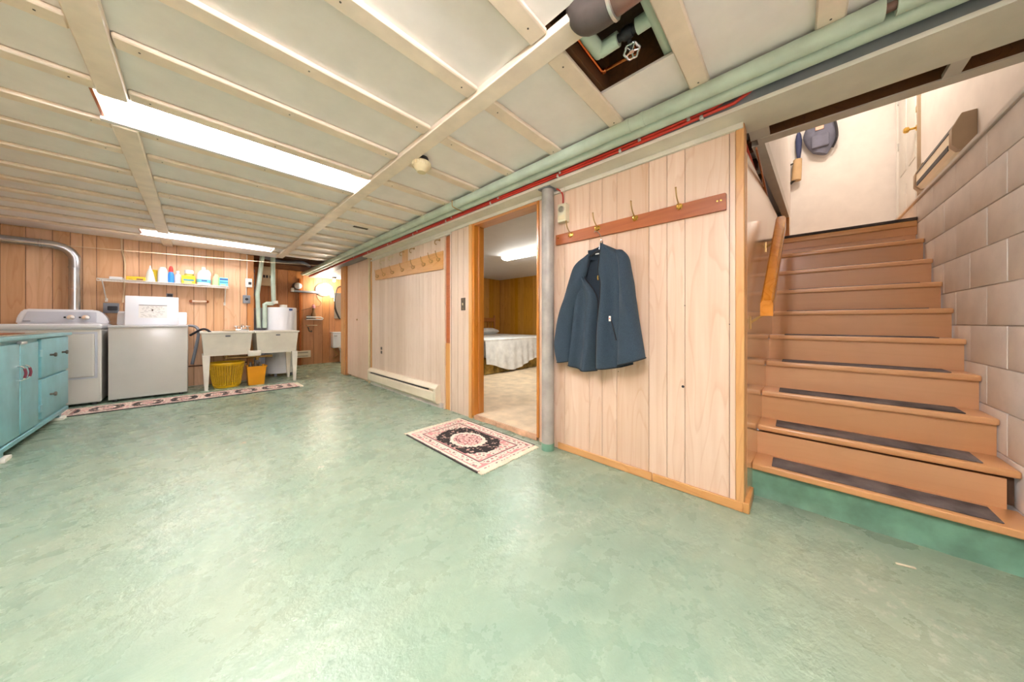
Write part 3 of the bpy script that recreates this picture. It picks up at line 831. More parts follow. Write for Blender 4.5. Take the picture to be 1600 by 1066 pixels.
def hook(parent, x, y, z, s=1.0, metal='brass', tip='bronze'):
    h = MB().lathe([(0.0, -0.006), (0.014, -0.006), (0.019, 0.0), (0.0, 0.0)], (x, y, z), 14, 'x')
    h.tube([(x, y, z - 0.012), (x - 0.022, y, z - 0.026), (x - 0.036, y, z - 0.016), (x - 0.038, y, z - 0.004)], 0.004, 8, smooth=3)
    h.lathe([(0.0, -0.007), (0.007, 0), (0.0, 0.007)], (x - 0.038, y, z), 8)
    h = h.build('hook', metal, parent)
    a = MB().tube([(x - 0.004, y, z + 0.006), (x - 0.03, y, z + 0.018), (x - 0.058 * s, y, z + 0.045), (x - 0.072 * s, y, z + 0.085)], 0.0038, 8, smooth=3)
    a.lathe([(0.0, -0.006), (0.006, 0), (0.0, 0.006)], (x - 0.072 * s, y, z + 0.088), 8)
    a.build('arm', tip, h)
    return h
t = thing('coat_rail', 'brown wooden coat rail with four brass hooks above the jacket', 'coat rack', (XW, 0.83, 1.61))
MB().prism([(0.272, 1.61), (0.272, 1.698), (0.278, 1.702), (1.385, 1.692), (1.385, 1.612)], 'x', XW - 0.019, XW, 0.002).build('board', 'railwood', t)
for y, z in ((1.240, 1.668), (1.022, 1.672), (0.758, 1.680), (0.500, 1.686)):
    hook(t, XW - 0.019, y, z)
for y in (0.295, 0.312, 1.36): MB().cyl((XW - 0.0205, y, 1.665), (XW - 0.018, y, 1.665), 0.005, seg=8).build('screw', 'brass', t)

t = thing('coat_rail', 'wide honey-coloured coat rail with bronze hooks above the baseboard heater', 'coat rack', (XW, 3.9, 1.6))
MB().prism([(2.962, 1.618), (2.962, 1.83), (4.86, 1.83), (4.86, 1.672)], 'x', XW - 0.022, XW, 0.002).build('board', 'railwood2', t)
for i, y in enumerate((3.03, 3.19, 3.36, 3.62, 3.92, 4.22, 4.50, 4.74)):
    hook(t, XW - 0.022, y, 1.725 if y > 3.3 else 1.74, 0.8, 'bronze', 'bronze')
def wall_hook(y, z, lab, mat='bronze'):
    h = MB().tube([(XW, y, z + 0.03), (XW - 0.05, y, z + 0.02), (XW - 0.07, y - 0.004, z - 0.005), (XW - 0.062, y - 0.004, z - 0.03), (XW - 0.045, y - 0.004, z - 0.028)], 0.0045, 8, smooth=3)
    h.lathe([(0.0, -0.004), (0.014, -0.004), (0.014, 0), (0.0, 0.0)], (XW, y, z + 0.03), 10, 'x')
    tag(h.build('wall_hook', mat), lab, 'hook', 'hooks above the honey coat rail')
wall_hook(3.06, 1.945, 'bent wire hook on whitewashed planks, nearest the doorway of the row above the honey rail')
wall_hook(3.66, 1.945, 'bent wire hook above the honey rail, just right of the orange patch board')
wall_hook(3.93, 1.945, 'bent wire hook on the orange patch board above the honey rail')
wall_hook(4.28, 1.93, 'pale hook above the honey rail, just left of the orange patch board', 'cream_plastic')
wall_hook(4.58, 1.92, 'pale hook above the far end of the honey rail', 'cream_plastic')

def heater(name, label, y0, y1, z0, z1, x=XW, side=-1):
    t = thing(name, label, 'heater', (x, (y0 + y1) / 2, z0))
    d = 0.072
    h = z1 - z0
    prof = [(x, z0), (x + side * d * 0.75, z0), (x + side * d, z0 + 0.025), (x + side * d, z0 + h * 0.58), (x + side * (d - 0.012), z0 + h * 0.62), (x + side * (d - 0.03), z0 + h * 0.62), (x + side * (d - 0.03), z0 + h * 0.76), (x + side * d, z0 + h * 0.76), (x + side * d, z0 + h * 0.82), (x + side * d * 0.55, z1), (x, z1)]
    MB().prism(prof, 'y', y0 + 0.05, y1 - 0.05).build('body', 'heater', t, smooth=False)
    bx('louver', 'dark', x + side * (d - 0.0305), x + side * (d - 0.02), y0 + 0.2, y1 - 0.06, z0 + h * 0.63, z0 + h * 0.75, t)
    ep = [(x, z0 - 0.003), (x + side * d * 0.8, z0 - 0.003), (x + side * (d + 0.004), z0 + 0.022), (x + side * (d + 0.004), z0 + h * 0.83), (x + side * d * 0.57, z1 + 0.003), (x, z1 + 0.003)]
    for a, b in ((y0, y0 + 0.055), (y1 - 0.055, y1)):
        MB().prism(ep, 'y', a, b, 0.002).build('end_cap', 'heater', t)
    return t
heater('baseboard_heater', 'long cream baseboard heater under the honey coat rail', 3.03, 5.03, 0.055, 0.262)

t = thing('light_switch', 'dark brown switch plate beside the bedroom door frame', 'switch', (XW, 2.60, 1.2))
MB().box(XW - 0.006, XW, 2.565, 2.64, 1.13, 1.265, 0.002, 1).build('plate', 'nail', t)
bx('toggle', 'cream_plastic', XW - 0.016, XW - 0.006, 2.598, 2.606, 1.185, 1.21, t)
for z in (1.15, 1.245): MB().cyl((XW - 0.008, 2.602, z), (XW - 0.005, 2.602, z), 0.004, seg=8).build('screw', 'bronze', t)
t = thing('wall_outlet', 'small dark double outlet on the whitewashed planks above the heater', 'outlet', (XW, 4.67, 0.55))
for z in (0.515, 0.575): MB().box(XW - 0.006, XW, 4.645, 4.70, z, z + 0.045, 0.004, 1).build('socket', 'nail', t)
t = thing('corner_conduit', 'cream vertical pipe between closet front and whitewashed planks', 'pipe', (XW - 0.02, 5.10, 0))
MB().tube([(XW - 0.02, 5.10, 0.0), (XW - 0.02, 5.10, 1.95), (XW - 0.022, 5.09, 2.02), (XW - 0.05, 5.07, 2.06)], 0.014, 10).build('pipe', 'cream_plastic', t)

# ================================================================== JACKET
def resample(pl, n):
    d = [0.0]
    for a, b in zip(pl, pl[1:]): d.append(d[-1] + math.dist(a, b))
    out = []
    for i in range(n):
        s = d[-1] * i / (n - 1); k = 0
        while k < len(d) - 2 and d[k + 1] < s: k += 1
        u = (s - d[k]) / max(1e-9, d[k + 1] - d[k])
        out.append(tuple(pl[k][j] * (1 - u) + pl[k + 1][j] * u for j in range(len(pl[0]))))
    return out
def smooth_pl(pl, n, it=3):
    q = resample(pl, n)
    for _ in range(it):
        q = [q[0]] + [tuple((q[i - 1][j] + 2 * q[i][j] + q[i + 1][j]) / 4 for j in range(len(q[0]))) for i in range(1, len(q) - 1)] + [q[-1]]
    return q
jk = thing('jacket', 'slate blue zip fleece jacket hanging open from the brown coat rail', 'jacket', (1.9, 0.98, 0.66))
NR, NC = 44, 22
def cloth(left, right, depth, name, mat, thick=0.007, sag=0.0):
    L, Rr = smooth_pl(left, NR), smooth_pl(right, NR)
    grid = []
    for i in range(NR):
        t_ = i / (NR - 1); row = []
        for j in range(NC):
            u = j / (NC - 1)
            y = L[i][0] * (1 - u) + Rr[i][0] * u
            z = L[i][1] * (1 - u) + Rr[i][1] * u - sag * math.sin(math.pi * u) * t_
            row.append((XW - depth(u, t_), y, z))
        grid.append(row)
    o = MB().sheet(grid, (thick, 0, 0)).build(name, mat, jk)
    return o, grid
# back and lining
cloth([(1.055, 1.50), (1.13, 1.44), (1.165, 1.30), (1.165, 1.10), (1.18, 0.88), (1.195, 0.70)],
      [(0.93, 1.515), (0.86, 1.46), (0.80, 1.38), (0.79, 1.10), (0.77, 0.88), (0.74, 0.75)],
      lambda u, t: 0.022 + 0.012 * math.sin(math.pi * u) + 0.006 * math.sin(9 * u) * t, 'back', 'fleece_in')
# viewer-left front
oL, gL = cloth([(1.069, 1.482), (1.138, 1.446), (1.160, 1.324), (1.168, 1.10), (1.186, 0.884), (1.207, 0.687)],
      [(1.052, 1.480), (1.074, 1.395), (1.108, 1.332), (1.069, 1.285), (1.024, 1.23), (0.994, 1.159), (1.010, 1.02), (1.008, 0.841), (1.019, 0.662)],
      lambda u, t: 0.055 + 0.055 * math.sin(math.pi * min(1, 0.18 + 0.8 * u)) * (0.55 + 0.5 * t) + 0.026 * (0.25 + t) * math.sin(8.5 * u + 0.6 + 1.2 * t) + (0.02 * max(0, 0.35 - abs(t - 0.22)) / 0.35 * u), 'front_panel', 'fleece', sag=0.012)
# viewer-right front
oR, gR = cloth([(0.957, 1.538), (0.962, 1.432), (0.974, 1.335), (0.946, 1.283), (0.949, 1.156), (0.972, 0.941), (0.981, 0.692)],
      [(0.945, 1.532), (0.868, 1.488), (0.790, 1.440), (0.785, 1.20), (0.775, 0.95), (0.745, 0.738)],
      lambda u, t: 0.07 + 0.075 * math.sin(math.pi * min(1, 0.25 + 0.72 * u)) * (0.5 + 0.5 * t) + 0.028 * (0.2 + t) * math.sin(9.0 * u + 1.0 - 1.0 * t) + 0.012 * math.sin(3 * t) * (1 - u), 'front_panel', 'fleece', sag=0.012)
def sleeve(outer, inner, depth0, rad):
    A, B = smooth_pl(outer, 34), smooth_pl(inner, 34)
    rings = []
    for i, (a, b) in enumerate(zip(A, B)):
        t_ = i / 33
        cy, cz = (a[0] + b[0]) / 2, (a[1] + b[1]) / 2
        hy, hz = (a[0] - b[0]) / 2, (a[1] - b[1]) / 2
        r = rad(t_); d = depth0(t_)
        ring = []
        for k in range(20):
            an = 2 * math.pi * k / 20
            f = 1 + 0.13 * math.sin(3 * an + 9 * t_) * math.sin(math.pi * t_) + 0.09 * math.sin(4 * an + 4 * t_) * t_ + 0.10 * math.sin(26 * t_ + an) * max(0, 1 - abs(t_ - 0.45) * 4)
            ring.append((XW - d - math.sin(an) * r * f, cy + hy * math.cos(an), cz + hz * math.cos(an) + 0.004 * math.sin(11 * t_) * math.sin(an)))
        rings.append(ring)
    o = MB().ring_loft(rings).build('sleeve', 'fleece', jk)
    end = rings[-1] + [rings[-1][0]]
    MB().tube(end, 0.0042, 6, caps=False).build('cuff_binding', 'binding', o)
    return o
sleeve([(1.075, 1.480), (1.138, 1.452), (1.186, 1.417), (1.229, 1.278), (1.313, 1.044), (1.360, 0.833), (1.346, 0.734), (1.329, 0.697)],
       [(1.062, 1.440), (1.085, 1.340), (1.125, 1.210), (1.165, 1.105), (1.190, 1.021), (1.197, 0.936), (1.201, 0.830), (1.208, 0.717)],
       lambda t: 0.065 + 0.012 * math.sin(3 * t), lambda t: 0.025 + 0.035 * min(1, t * 3) - 0.008 * t)
sleeve([(0.815, 1.470), (0.772, 1.432), (0.758, 1.347), (0.718, 1.108), (0.683, 0.902), (0.661, 0.785)],
       [(0.860, 1.470), (0.835, 1.380), (0.825, 1.224), (0.822, 1.037), (0.828, 0.850), (0.831, 0.727)],
       lambda t: 0.085 + 0.030 * t, lambda t: 0.035 + 0.035 * min(1, t * 3) - 0.006 * t)
# standing collar: back band and the two turned fronts
def band(pts, h, name, mat):
    pts = smooth_pl(pts, 24, 2)
    grid = []
    for r_ in range(7):
        u = r_ / 6
        grid.append([(p[0] - 0.012 * u, p[1], p[2] + h(i / 23) * u) for i, p in enumerate(pts)])
    return MB().sheet(grid, (0.006, 0, 0)).build(name, mat, jk)
band([(1.905, 1.060, 1.445), (1.94, 1.045, 1.440), (1.957, 1.01, 1.440), (1.957, 0.985, 1.445), (1.93, 0.962, 1.45)], lambda u: 0.06 + 0.05 * u, 'collar', 'fleece_in')
for g, col in ((gL, -1), (gR, 0)):
    edge = [Vector(r_[col]) - Vector((0.002, 0, 0)) for r_ in g]
    MB().tube(edge, 0.0045, 6).build('front_binding', 'binding', jk)
    MB().tube([Vector(p) for p in g[-1]], 0.0045, 6).build('hem_binding', 'binding', jk)
k0 = gR[16][2]
MB().tube([(k0[0] - 0.006, 0.955, 1.31), (k0[0] - 0.012, 0.953, 1.295), (k0[0] - 0.012, 0.950, 1.28)], 0.005, 6).build('zip_pull', 'brass', jk)
bx('size_label', 'white', 1.925, 1.927, 0.985, 1.02, 1.475, 1.483, jk)
def onR(y, z):
    best = min((abs(p[1] - y) + abs(p[2] - z), p) for r_ in gR for p in r_)[1]
    return best[0] - 0.005
MB().tube([(onR(y, z), y, z) for y, z in ((0.878, 1.019), (0.866, 0.975), (0.852, 0.93), (0.838, 0.885))], 0.004, 6).build('pocket_zip', 'binding', jk)
x_ = onR(0.884, 1.025)
MB().box(x_ - 0.004, x_, 0.876, 0.890, 1.008, 1.042, 0.001, 1).build('logo_tab', 'white', jk)
MB().box(x_ - 0.0045, x_ - 0.0035, 0.880, 0.886, 1.022, 1.030).build('logo_mark', 'red', jk)
ch = thing('coat_hanger', 'dark hanger with a chrome wire hook inside the fleece jacket', 'hanger', (1.93, 0.975, 1.5))
MB().tube([(1.925, 0.99, 1.50), (1.925, 0.985, 1.545), (1.925, 0.975, 1.575), (1.932, 0.985, 1.605), (1.938, 1.005, 1.632), (1.938, 1.024, 1.645), (1.936, 1.034, 1.636)], 0.0028, 8, smooth=3).build('hook', 'chrome', ch)
MB().tube([(1.925, 1.15, 1.42), (1.925, 1.07, 1.46), (1.925, 0.99, 1.50), (1.925, 0.91, 1.475), (1.925, 0.82, 1.435)], 0.008, 8, smooth=3).build('arm', 'dark', ch)

# ================================================================== RUGS
def fringe_strip(parent, p0, p1, out, n):
    f = MB()
    p0, p1, out = Vector(p0), Vector(p1), Vector(out)
    for i in range(n):
        u = (i + 0.5) / n
        a = p0.lerp(p1, u); q = a + out * random.uniform(0.8, 1.1) + (p1 - p0) / n * random.uniform(-0.6, 0.6)
        f.tube([a + Vector((0, 0, 0.005)), a.lerp(q, 0.5) + Vector((0, 0, 0.0045)), q + Vector((0, 0, 0.003))], (p1 - p0).length / n * 0.55, 5)
    o = f.build('fringe', 'fringe', parent); o['kind'] = 'stuff'
cx, cy, hx, hy = 1.583, 2.015, 0.30, 0.485
t = thing('doormat', 'small black and red oriental doormat with cream fringe at the bedroom doorway', 'rug', (cx, cy, 0))
M['rug1'] = rug_mat('oriental_mat_weave', cx, cy, hx, hy)
MB().box(cx - hx, cx + hx, cy - hy, cy + hy, 0.001, 0.010, 0.002, 1).build('pile', 'rug1', t)
for s in (-1, 1):
    MB().box(cx + s * hx - 0.006, cx + s * hx + 0.006, cy - hy, cy + hy, 0.0, 0.0112, 0.002, 1).build('binding', 'rugedge', t)
    fringe_strip(t, (cx - hx, cy + s * hy, 0), (cx + hx, cy + s * hy, 0), (0, s * 0.045, 0), 90)
cx, cy, hx, hy = 0.05, 5.80, 1.06, 0.215
t = thing('runner_rug', 'long faded pink runner rug in front of the washer and tubs', 'rug', (cx, cy, 0))
M['rug2'] = rug_mat('runner_weave', cx, cy, hx, hy, True)
MB().box(cx - hx, cx + hx, cy - hy, cy + hy, 0.001, 0.010, 0.002, 1).build('pile', 'rug2', t)
for s in (-1, 1):
    MB().box(cx - hx, cx + hx, cy + s * hy - 0.005, cy + s * hy + 0.005, 0.0, 0.0112, 0.002, 1).build('binding', 'rugedge', t)
    fringe_strip(t, (cx + s * hx, cy - hy, 0), (cx + s * hx, cy + hy, 0), (s * 0.05, 0, 0), 60)

# ================================================================== STAIRS
st = thing('staircase', 'tan painted wooden staircase with grey carpet grips rising to the landing', 'stairs', (2.24, -0.25, 0))
RUN, RISE, X1, Z1 = 0.1885, 0.1805, 2.215, 0.185
b = MB()
nz_, ny_ = 5, 26
grid = [[(2.243 + random.uniform(-0.004, 0.004) + (0.012 if i == nz_ - 1 else 0) * -1, 0.185 - (0.885 + 0.0) * j / (ny_ - 1), 0.152 * (1 - i / (nz_ - 1))) for j in range(ny_)] for i in range(nz_)]
b.sheet(grid, (0.16, 0, 0)).build('concrete_base', 'base_green', st)
for k in range(1, 10):
    x, z = X1 + RUN * (k - 1), Z1 + RISE * (k - 1)
    ya, yb = yl(x) - 0.002, -0.697
    tr_ = MB().box(x, x + RUN + 0.035, yb, ya, z - 0.033, z, 0.011 if k > 1 else 0.006, 3).build('tread', 'tread', st)
    gs = MB().box(x + 0.028, x + 0.175, yb + 0.085, ya - 0.085, z, z + 0.006, 0.002, 1).build('carpet_grip', 'grip', tr_)
    xr = x + RUN + 0.024
    zt = Z1 + RISE * k - 0.033
    gap = 0.014 if k == 1 else 0.0
    bx('riser', 'riser', xr, xr + 0.018, yb + (0.03 if k == 1 else 0.004), ya - 0.004, z - 0.002, zt - gap, st)
zl = Z1 + RISE * 9
xl = X1 + RUN * 9
MB().box(xl, xl + 0.10, -0.697, yl(xl), zl - 0.045, zl, 0.006, 2).build('landing_edge', 'trimwood_y', st)
MB().box(xl - 0.004, xl + 0.05, -0.697, yl(xl), zl, zl + 0.024, 0.003, 1).build('nosing_strip', 'blackstrip', st)
bx('carriage_void', 'subfloor', 2.448, 2.46, -0.69, 0.17, 0.2, 0.36, st)

hr = thing('handrail', 'varnished orange wooden handrail on metal brackets beside the stairs', 'handrail', (2.55, 0.1, 1.4))
def rail_y(x): return yl(x) - 0.075
pa, pb = (2.13, rail_y(2.13), 1.035), (2.88, rail_y(2.88), 1.675)
sec = [(-0.027, 0.0), (-0.027, 0.07), (-0.018, 0.085), (0.018, 0.085), (0.027, 0.07), (0.027, 0.0)]
MB().ring_loft([[(p[0], p[1] + a, p[2] + h) for a, h in sec] for p in (pa, pb)]).build('rail', 'handrail', hr)
for u in (0.06, 0.9):
    x = pa[0] + (pb[0] - pa[0]) * u; z = pa[2] + (pb[2] - pa[2]) * u
    br = MB().tube([(x, yl(x), z - 0.075), (x, yl(x) - 0.03, z - 0.05), (x, rail_y(x), z - 0.015), (x, rail_y(x), z + 0.005)], 0.007, 8, smooth=3)
    br.box(x - 0.014, x + 0.014, yl(x) - 0.005, yl(x), z - 0.11, z - 0.04)
    br.box(x - 0.03, x + 0.03, rail_y(x) - 0.014, rail_y(x) + 0.014, z - 0.016, z - 0.010)
    br.build('bracket', 'bronze', hr)

# ---- landing: side door, heater on the ledge, things hanging on the end wall
d2 = struct(MB().box(4.96, 5.79, -0.915, -0.895, 1.81, 3.82, 0.003, 1).build('door_2', 'white'))
for zz in ((2.0, 2.55), (2.7, 3.6)):
    for xx in ((5.08, 5.34), (5.44, 5.70)):
        MB().box(xx[0], xx[1], -0.897, -0.889, zz[0], zz[1], 0.006, 2).build('door_panel', 'white', d2)
for xx in (4.935, 5.79):
    MB().box(xx, xx + 0.022, -0.905, -0.878, 1.81, 3.86, 0.003, 1).build('casing', 'tan_box' if xx < 5 else 'white', d2)
MB().box(4.92, 5.83, -0.905, -0.878, 3.82, 3.86, 0.003, 1).build('casing', 'white', d2)
kb = MB().lathe([(0.0, 0.0), (0.028, 0.0), (0.028, 0.008), (0.012, 0.012), (0.010, 0.045), (0.028, 0.055), (0.030, 0.075), (0.018, 0.088), (0.0, 0.09)], (5.035, -0.895, 2.98), 18, 'y')
kb.build('knob', 'brass', d2)
MB().box(5.01, 5.06, -0.896, -0.888, 3.14, 3.20, 0.004, 1).build('deadbolt', 'bronze', d2)
for z in (2.05, 3.05, 3.6): MB().box(5.765, 5.80, -0.898, -0.886, z, z + 0.09, 0.002, 1).build('hinge', 'clip', d2)

t = thing('ledge_heater', 'tan metal convector with dark slots on the wall above the block ledge', 'heater', (4.1, -0.86, 2.2))
MB().prism([(-0.898, 2.22), (-0.83, 2.22), (-0.805, 2.255), (-0.805, 2.36), (-0.845, 2.45), (-0.898, 2.45)], 'x', 3.72, 4.56).build('body', 'heater', t, smooth=False)
bx('lower_slot', 'dark', 3.76, 4.54, -0.808, -0.802, 2.25, 2.285, t)
MB().prism([(-0.805, 2.36), (-0.801, 2.362), (-0.841, 2.452), (-0.845, 2.45)], 'x', 3.74, 4.55).build('upper_slot', 'dark', t, smooth=False)
for a in (3.66, 4.56):
    MB().prism([(-0.899, 2.21), (-0.825, 2.21), (-0.798, 2.25), (-0.798, 2.365), (-0.838, 2.46), (-0.899, 2.46)], 'x', a, a + 0.06, 0.002).build('end_cap', 'tan_box', t)

bp = thing('backpack', 'grey backpack with a peach patch hanging on the landing wall', 'backpack', (5.78, -0.22, 3.27))
rings = []
for i in range(15):
    u = i / 14
    z = 3.27 + 0.62 * u
    w = 0.150 * math.sin(math.pi * min(0.5, 0.14 + 0.8 * u)) if u < 0.45 else 0.150 - 0.09 * (u - 0.45) / 0.55
    d = 0.07 * (0.5 + 0.5 * math.sin(math.pi * min(1, u * 0.9 + 0.1)))
    rings.append([(5.772 - d * math.sin(a) * 1.0, -0.235 + w * math.cos(a) * (1 + 0.08 * math.cos(2 * a)), z + 0.03 * math.cos(a) * (1 - u)) for a in [2 * math.pi * k / 22 for k in range(22)]])
MB().ring_loft(rings).build('bag_body', 'bag', bp)
MB().box(5.688, 5.705, -0.27, -0.19, 3.56, 3.68, 0.004, 1).build('patch', 'bagpatch', bp)
MB().box(5.685, 5.72, -0.32, -0.15, 3.33, 3.50, 0.02, 3).build('front_pocket', 'bag', bp)
MB().tube([(5.70, -0.05 - 0.27, 3.84), (5.70, -0.37, 3.62), (5.72, -0.39, 3.42), (5.75, -0.35, 3.30)], 0.012, 8, smooth=4).build('strap', 'dark', bp)
MB().tube([(5.84, -0.22, 3.95), (5.79, -0.22, 3.94), (5.78, -0.22, 3.88)], 0.008, 8).build('loop', 'dark', bp)
um = thing('umbrella', 'folded navy umbrella hanging beside the grey backpack', 'umbrella', (5.80, -0.035, 3.25))
MB().lathe([(0.0, 0.0), (0.018, 0.0), (0.03, 0.12), (0.034, 0.25), (0.026, 0.33), (0.012, 0.37), (0.0, 0.37)], (5.80, -0.03, 3.29), 12).build('cloth', 'navy', um)
MB().tube([(5.80, -0.03, 3.60), (5.80, -0.03, 3.80), (5.80, -0.03, 3.86), (5.83, -0.03, 3.88), (5.85, -0.03, 3.87)], 0.010, 10).build('handle', 'dark', um)
rm = thing('rolled_mat', 'beige rolled mat on a peg at the left of the landing, below the umbrella', 'mat', (5.76, 0.0, 2.98))
MB().tube([(5.76, -0.005, 2.98), (5.775, -0.02, 3.27)], [0.052, 0.045], 16).build('roll', 'kraft', rm)
MB().tube([(5.765, -0.005, 3.0), (5.765, 0.03, 2.98), (5.765, 0.055, 2.95)], 0.016, 8).build('peg', 'blackrubber', rm)
MB().tube([(5.77, -0.015, 3.24), (5.765, 0.055, 3.22)], 0.012, 8).build('peg', 'blackrubber', rm)

# ================================================================== LAUNDRY
wm = thing('washing_machine', 'white top-load washer with its lid standing open', 'washer', (-0.415, 6.53, 0))
MB().box(-0.75, -0.08, 6.2, 6.85, 0.03, 0.935, 0.008, 2).build('cabinet', 'enamel_dim', wm)
tp = MB()
tp.box(-0.755, -0.075, 6.195, 6.30, 0.935, 0.965, 0.008, 2)
tp.box(-0.755, -0.075, 6.62, 6.85, 0.935, 0.965, 0.008, 2)
tp.box(-0.755, -0.67, 6.29, 6.63, 0.935, 0.965, 0.004, 1)
tp.box(-0.16, -0.075, 6.29, 6.63, 0.935, 0.965, 0.004, 1)
tp.build('top', 'enamel', wm)
MB().lathe([(0.19, 0), (0.2, 0), (0.2, -0.03), (0.19, -0.03)], (-0.415, 6.46, 0.958), 28).build('tub_ring', 'panelgrey', wm)
lid = MB().box(-0.245, 0.245, -0.012, 0.012, 0.0, 0.41, 0.012, 2, mat=Matrix.Translation((-0.42, 6.60, 0.962)) @ Matrix.Rotation(R(-7), 4, 'X')).build('lid', 'enamel', wm)
LM = Matrix.Translation((-0.42, 6.60, 0.962)) @ Matrix.Rotation(R(-7), 4, 'X')
pl = MB().box(-0.125, 0.135, -0.0135, -0.012, 0.10, 0.285, mat=LM).build('instruction_label', 'white', lid)
ln = MB().box(-0.125, 0.135, -0.0145, -0.0135, 0.277, 0.285, mat=LM)
random.seed(3)
for r_ in range(11):
    x = -0.12 + random.uniform(0, 0.05)
    while x < 0.11:
        w = random.uniform(0.008, 0.035)
        if random.random() < 0.62: ln.box(x, min(x + w, 0.13), -0.0142, -0.0135, 0.115 + r_ * 0.0145, 0.1175 + r_ * 0.0145, mat=LM)
        x += w + random.uniform(0.006, 0.03)
ln.box(-0.01, 0.005, -0.0145, -0.0135, 0.20, 0.225, mat=LM)
ln.build('printed_text', 'nail', lid)
MB().prism([(6.70, 0.965), (6.86, 0.965), (6.86, 1.15), (6.80, 1.155), (6.74, 1.10)], 'x', -0.74, -0.095, 0.006).build('console', 'enamel', wm)
for x in (-0.70, -0.14):
    for y in (6.24, 6.80): MB().cyl((x, y, 0.0), (x, y, 0.032), 0.022, seg=10).build('foot', 'dark', wm)
MB().tube([(-0.07, 6.86, 0.95), (0.0, 6.84, 0.93), (0.03, 6.80, 0.84), (0.0, 6.78, 0.60), (-0.04, 6.8, 0.35)], 0.02, 10, smooth=4).build('drain_hose', 'greyplastic', wm)
MB().tube([(-0.06, 6.83, 0.80), (0.06, 6.74, 0.89), (0.12, 6.66, 0.885), (0.16, 6.60, 0.84)], 0.016, 10, smooth=4).build('drain_hose', 'dark', wm)

dr = thing('clothes_dryer', 'white dryer with a rounded console between cabinet and washer', 'dryer', (-1.14, 6.48, 0))
MB().box(-1.485, -0.795, 6.17, 6.80, 0.03, 0.92, 0.022, 3).build('cabinet', 'enamel_dim', dr)
MB().box(-1.492, -0.788, 6.15, 6.82, 0.915, 0.985, 0.03, 4).build('top', 'enamel', dr)
MB().box(-1.435, -0.842, 6.155, 6.175, 0.345, 0.865, 0.016, 3).build('door', 'enamel_dim', dr)
MB().box(-1.455, -0.822, 6.165, 6.172, 0.325, 0.885, 0.006, 2).build('door_gasket', 'panelgrey', dr)
MB().prism([(-1.47, 0.985), (-0.80, 0.985), (-0.82, 1.07), (-0.87, 1.145), (-0.92, 1.165), (-1.40, 1.165), (-1.43, 1.145), (-1.46, 1.07)], 'y', 6.70, 6.83, 0.012).build('console', 'enamel', dr)
MB().prism([(-1.43, 1.0), (-0.90, 1.0), (-0.90, 1.135), (-1.39, 1.135)], 'y', 6.692, 6.70, 0.003).build('control_panel', 'panelgrey', dr)
for x in (-1.09, -0.98):
    MB().lathe([(0.0, -0.03), (0.03, -0.028), (0.034, 0.0), (0.0, 0.0)], (x, 6.692, 1.065), 20, 'y').build('knob', 'chrome', dr)
    MB().box(x - 0.055, x - 0.038, 6.688, 6.692, 1.055, 1.075, 0.002, 1).build('marking', 'dark', dr)
MB().box(-1.42, -1.37, 6.689, 6.692, 1.012, 1.022).build('badge', 'greyplastic', dr)
for x in (-1.43, -0.85):
    for y in (6.22, 6.75): MB().cyl((x, y, 0.0), (x, y, 0.032), 0.022, seg=10).build('foot', 'dark', dr)
du = thing('dryer_duct', 'shiny metal dryer duct bending from the dryer to the left wall', 'duct', (-1.09, 6.86, 0.9))
dp = [(-1.09, 6.862, 0.30), (-1.09, 6.862, 1.30), (-1.09, 6.862, 1.78), (-1.105, 6.86, 1.88), (-1.16, 6.85, 1.955), (-1.26, 6.84, 1.985), (-1.40, 6.84, 1.99), (-2.0, 6.84, 2.0)]
MB().tube(dp, 0.05, 20, smooth=4).build('pipe', 'galv', du)
for z in (1.45, 1.72): MB().lathe([(0.0505, -0.012), (0.054, -0.008), (0.054, 0.008), (0.0505, 0.012)], (-1.09, 6.862, z), 20).build('joint', 'galv', du)
MB().lathe([(0.0505, -0.012), (0.055, -0.008), (0.055, 0.008), (0.0505, 0.012)], (-1.33, 6.84, 1.988), 20, 'x').build('joint', 'galv', du)

t = thing('receptacle_box', 'grey box socket with a black plug between dryer and washer', 'outlet', (-0.82, YB, 1.2))
MB().box(-0.87, -0.74, 6.85, YB, 1.13, 1.27, 0.008).build('box', 'greyplastic', t)
MB().box(-0.83, -0.745, 6.80, 6.86, 1.165, 1.225, 0.012).build('plug', 'dark', t)
t = thing('wall_outlet', 'small black outlet on the wall just above the open washer lid', 'outlet', (-0.27, YB, 1.4))
MB().box(-0.305, -0.24, YB - 0.012, YB, 1.365, 1.44, 0.003, 1).build('plate', 'greyplastic', t)
MB().box(-0.297, -0.248, YB - 0.018, YB - 0.01, 1.395, 1.43, 0.003, 1).build('socket', 'dark', t)

# wire shelf
ws = thing('wire_shelf', 'white wire wall shelf holding laundry supplies', 'shelf', (-0.265, 6.77, 1.56))
sw = MB()
for y, z in ((6.62, 1.58), (6.62, 1.548), (6.70, 1.578), (6.81, 1.578), (6.915, 1.578)):
    sw.cyl((-0.89, y, z), (0.365, y, z), 0.004, seg=6)
sw.build('rail_wire', 'wire', ws)
sw = MB()
n = 50
for i in range(n + 1):
    x = -0.889 + 1.253 * i / n
    sw.tube([(x, 6.915, 1.582), (x, 6.62, 1.582), (x, 6.62, 1.547)], 0.0022, 5)
o = sw.build('cross_wire', 'wire', ws); o['kind'] = 'stuff'
for x in (-0.85, 0.33):
    b = MB().tube([(x, 6.63, 1.565), (x, 6.915, 1.31)], 0.006, 8)
    b.box(x - 0.012, x + 0.012, 6.908, 6.92, 1.285, 1.335)
    b.build('brace', 'wire', ws)
SZ = 1.585
YS = 6.74
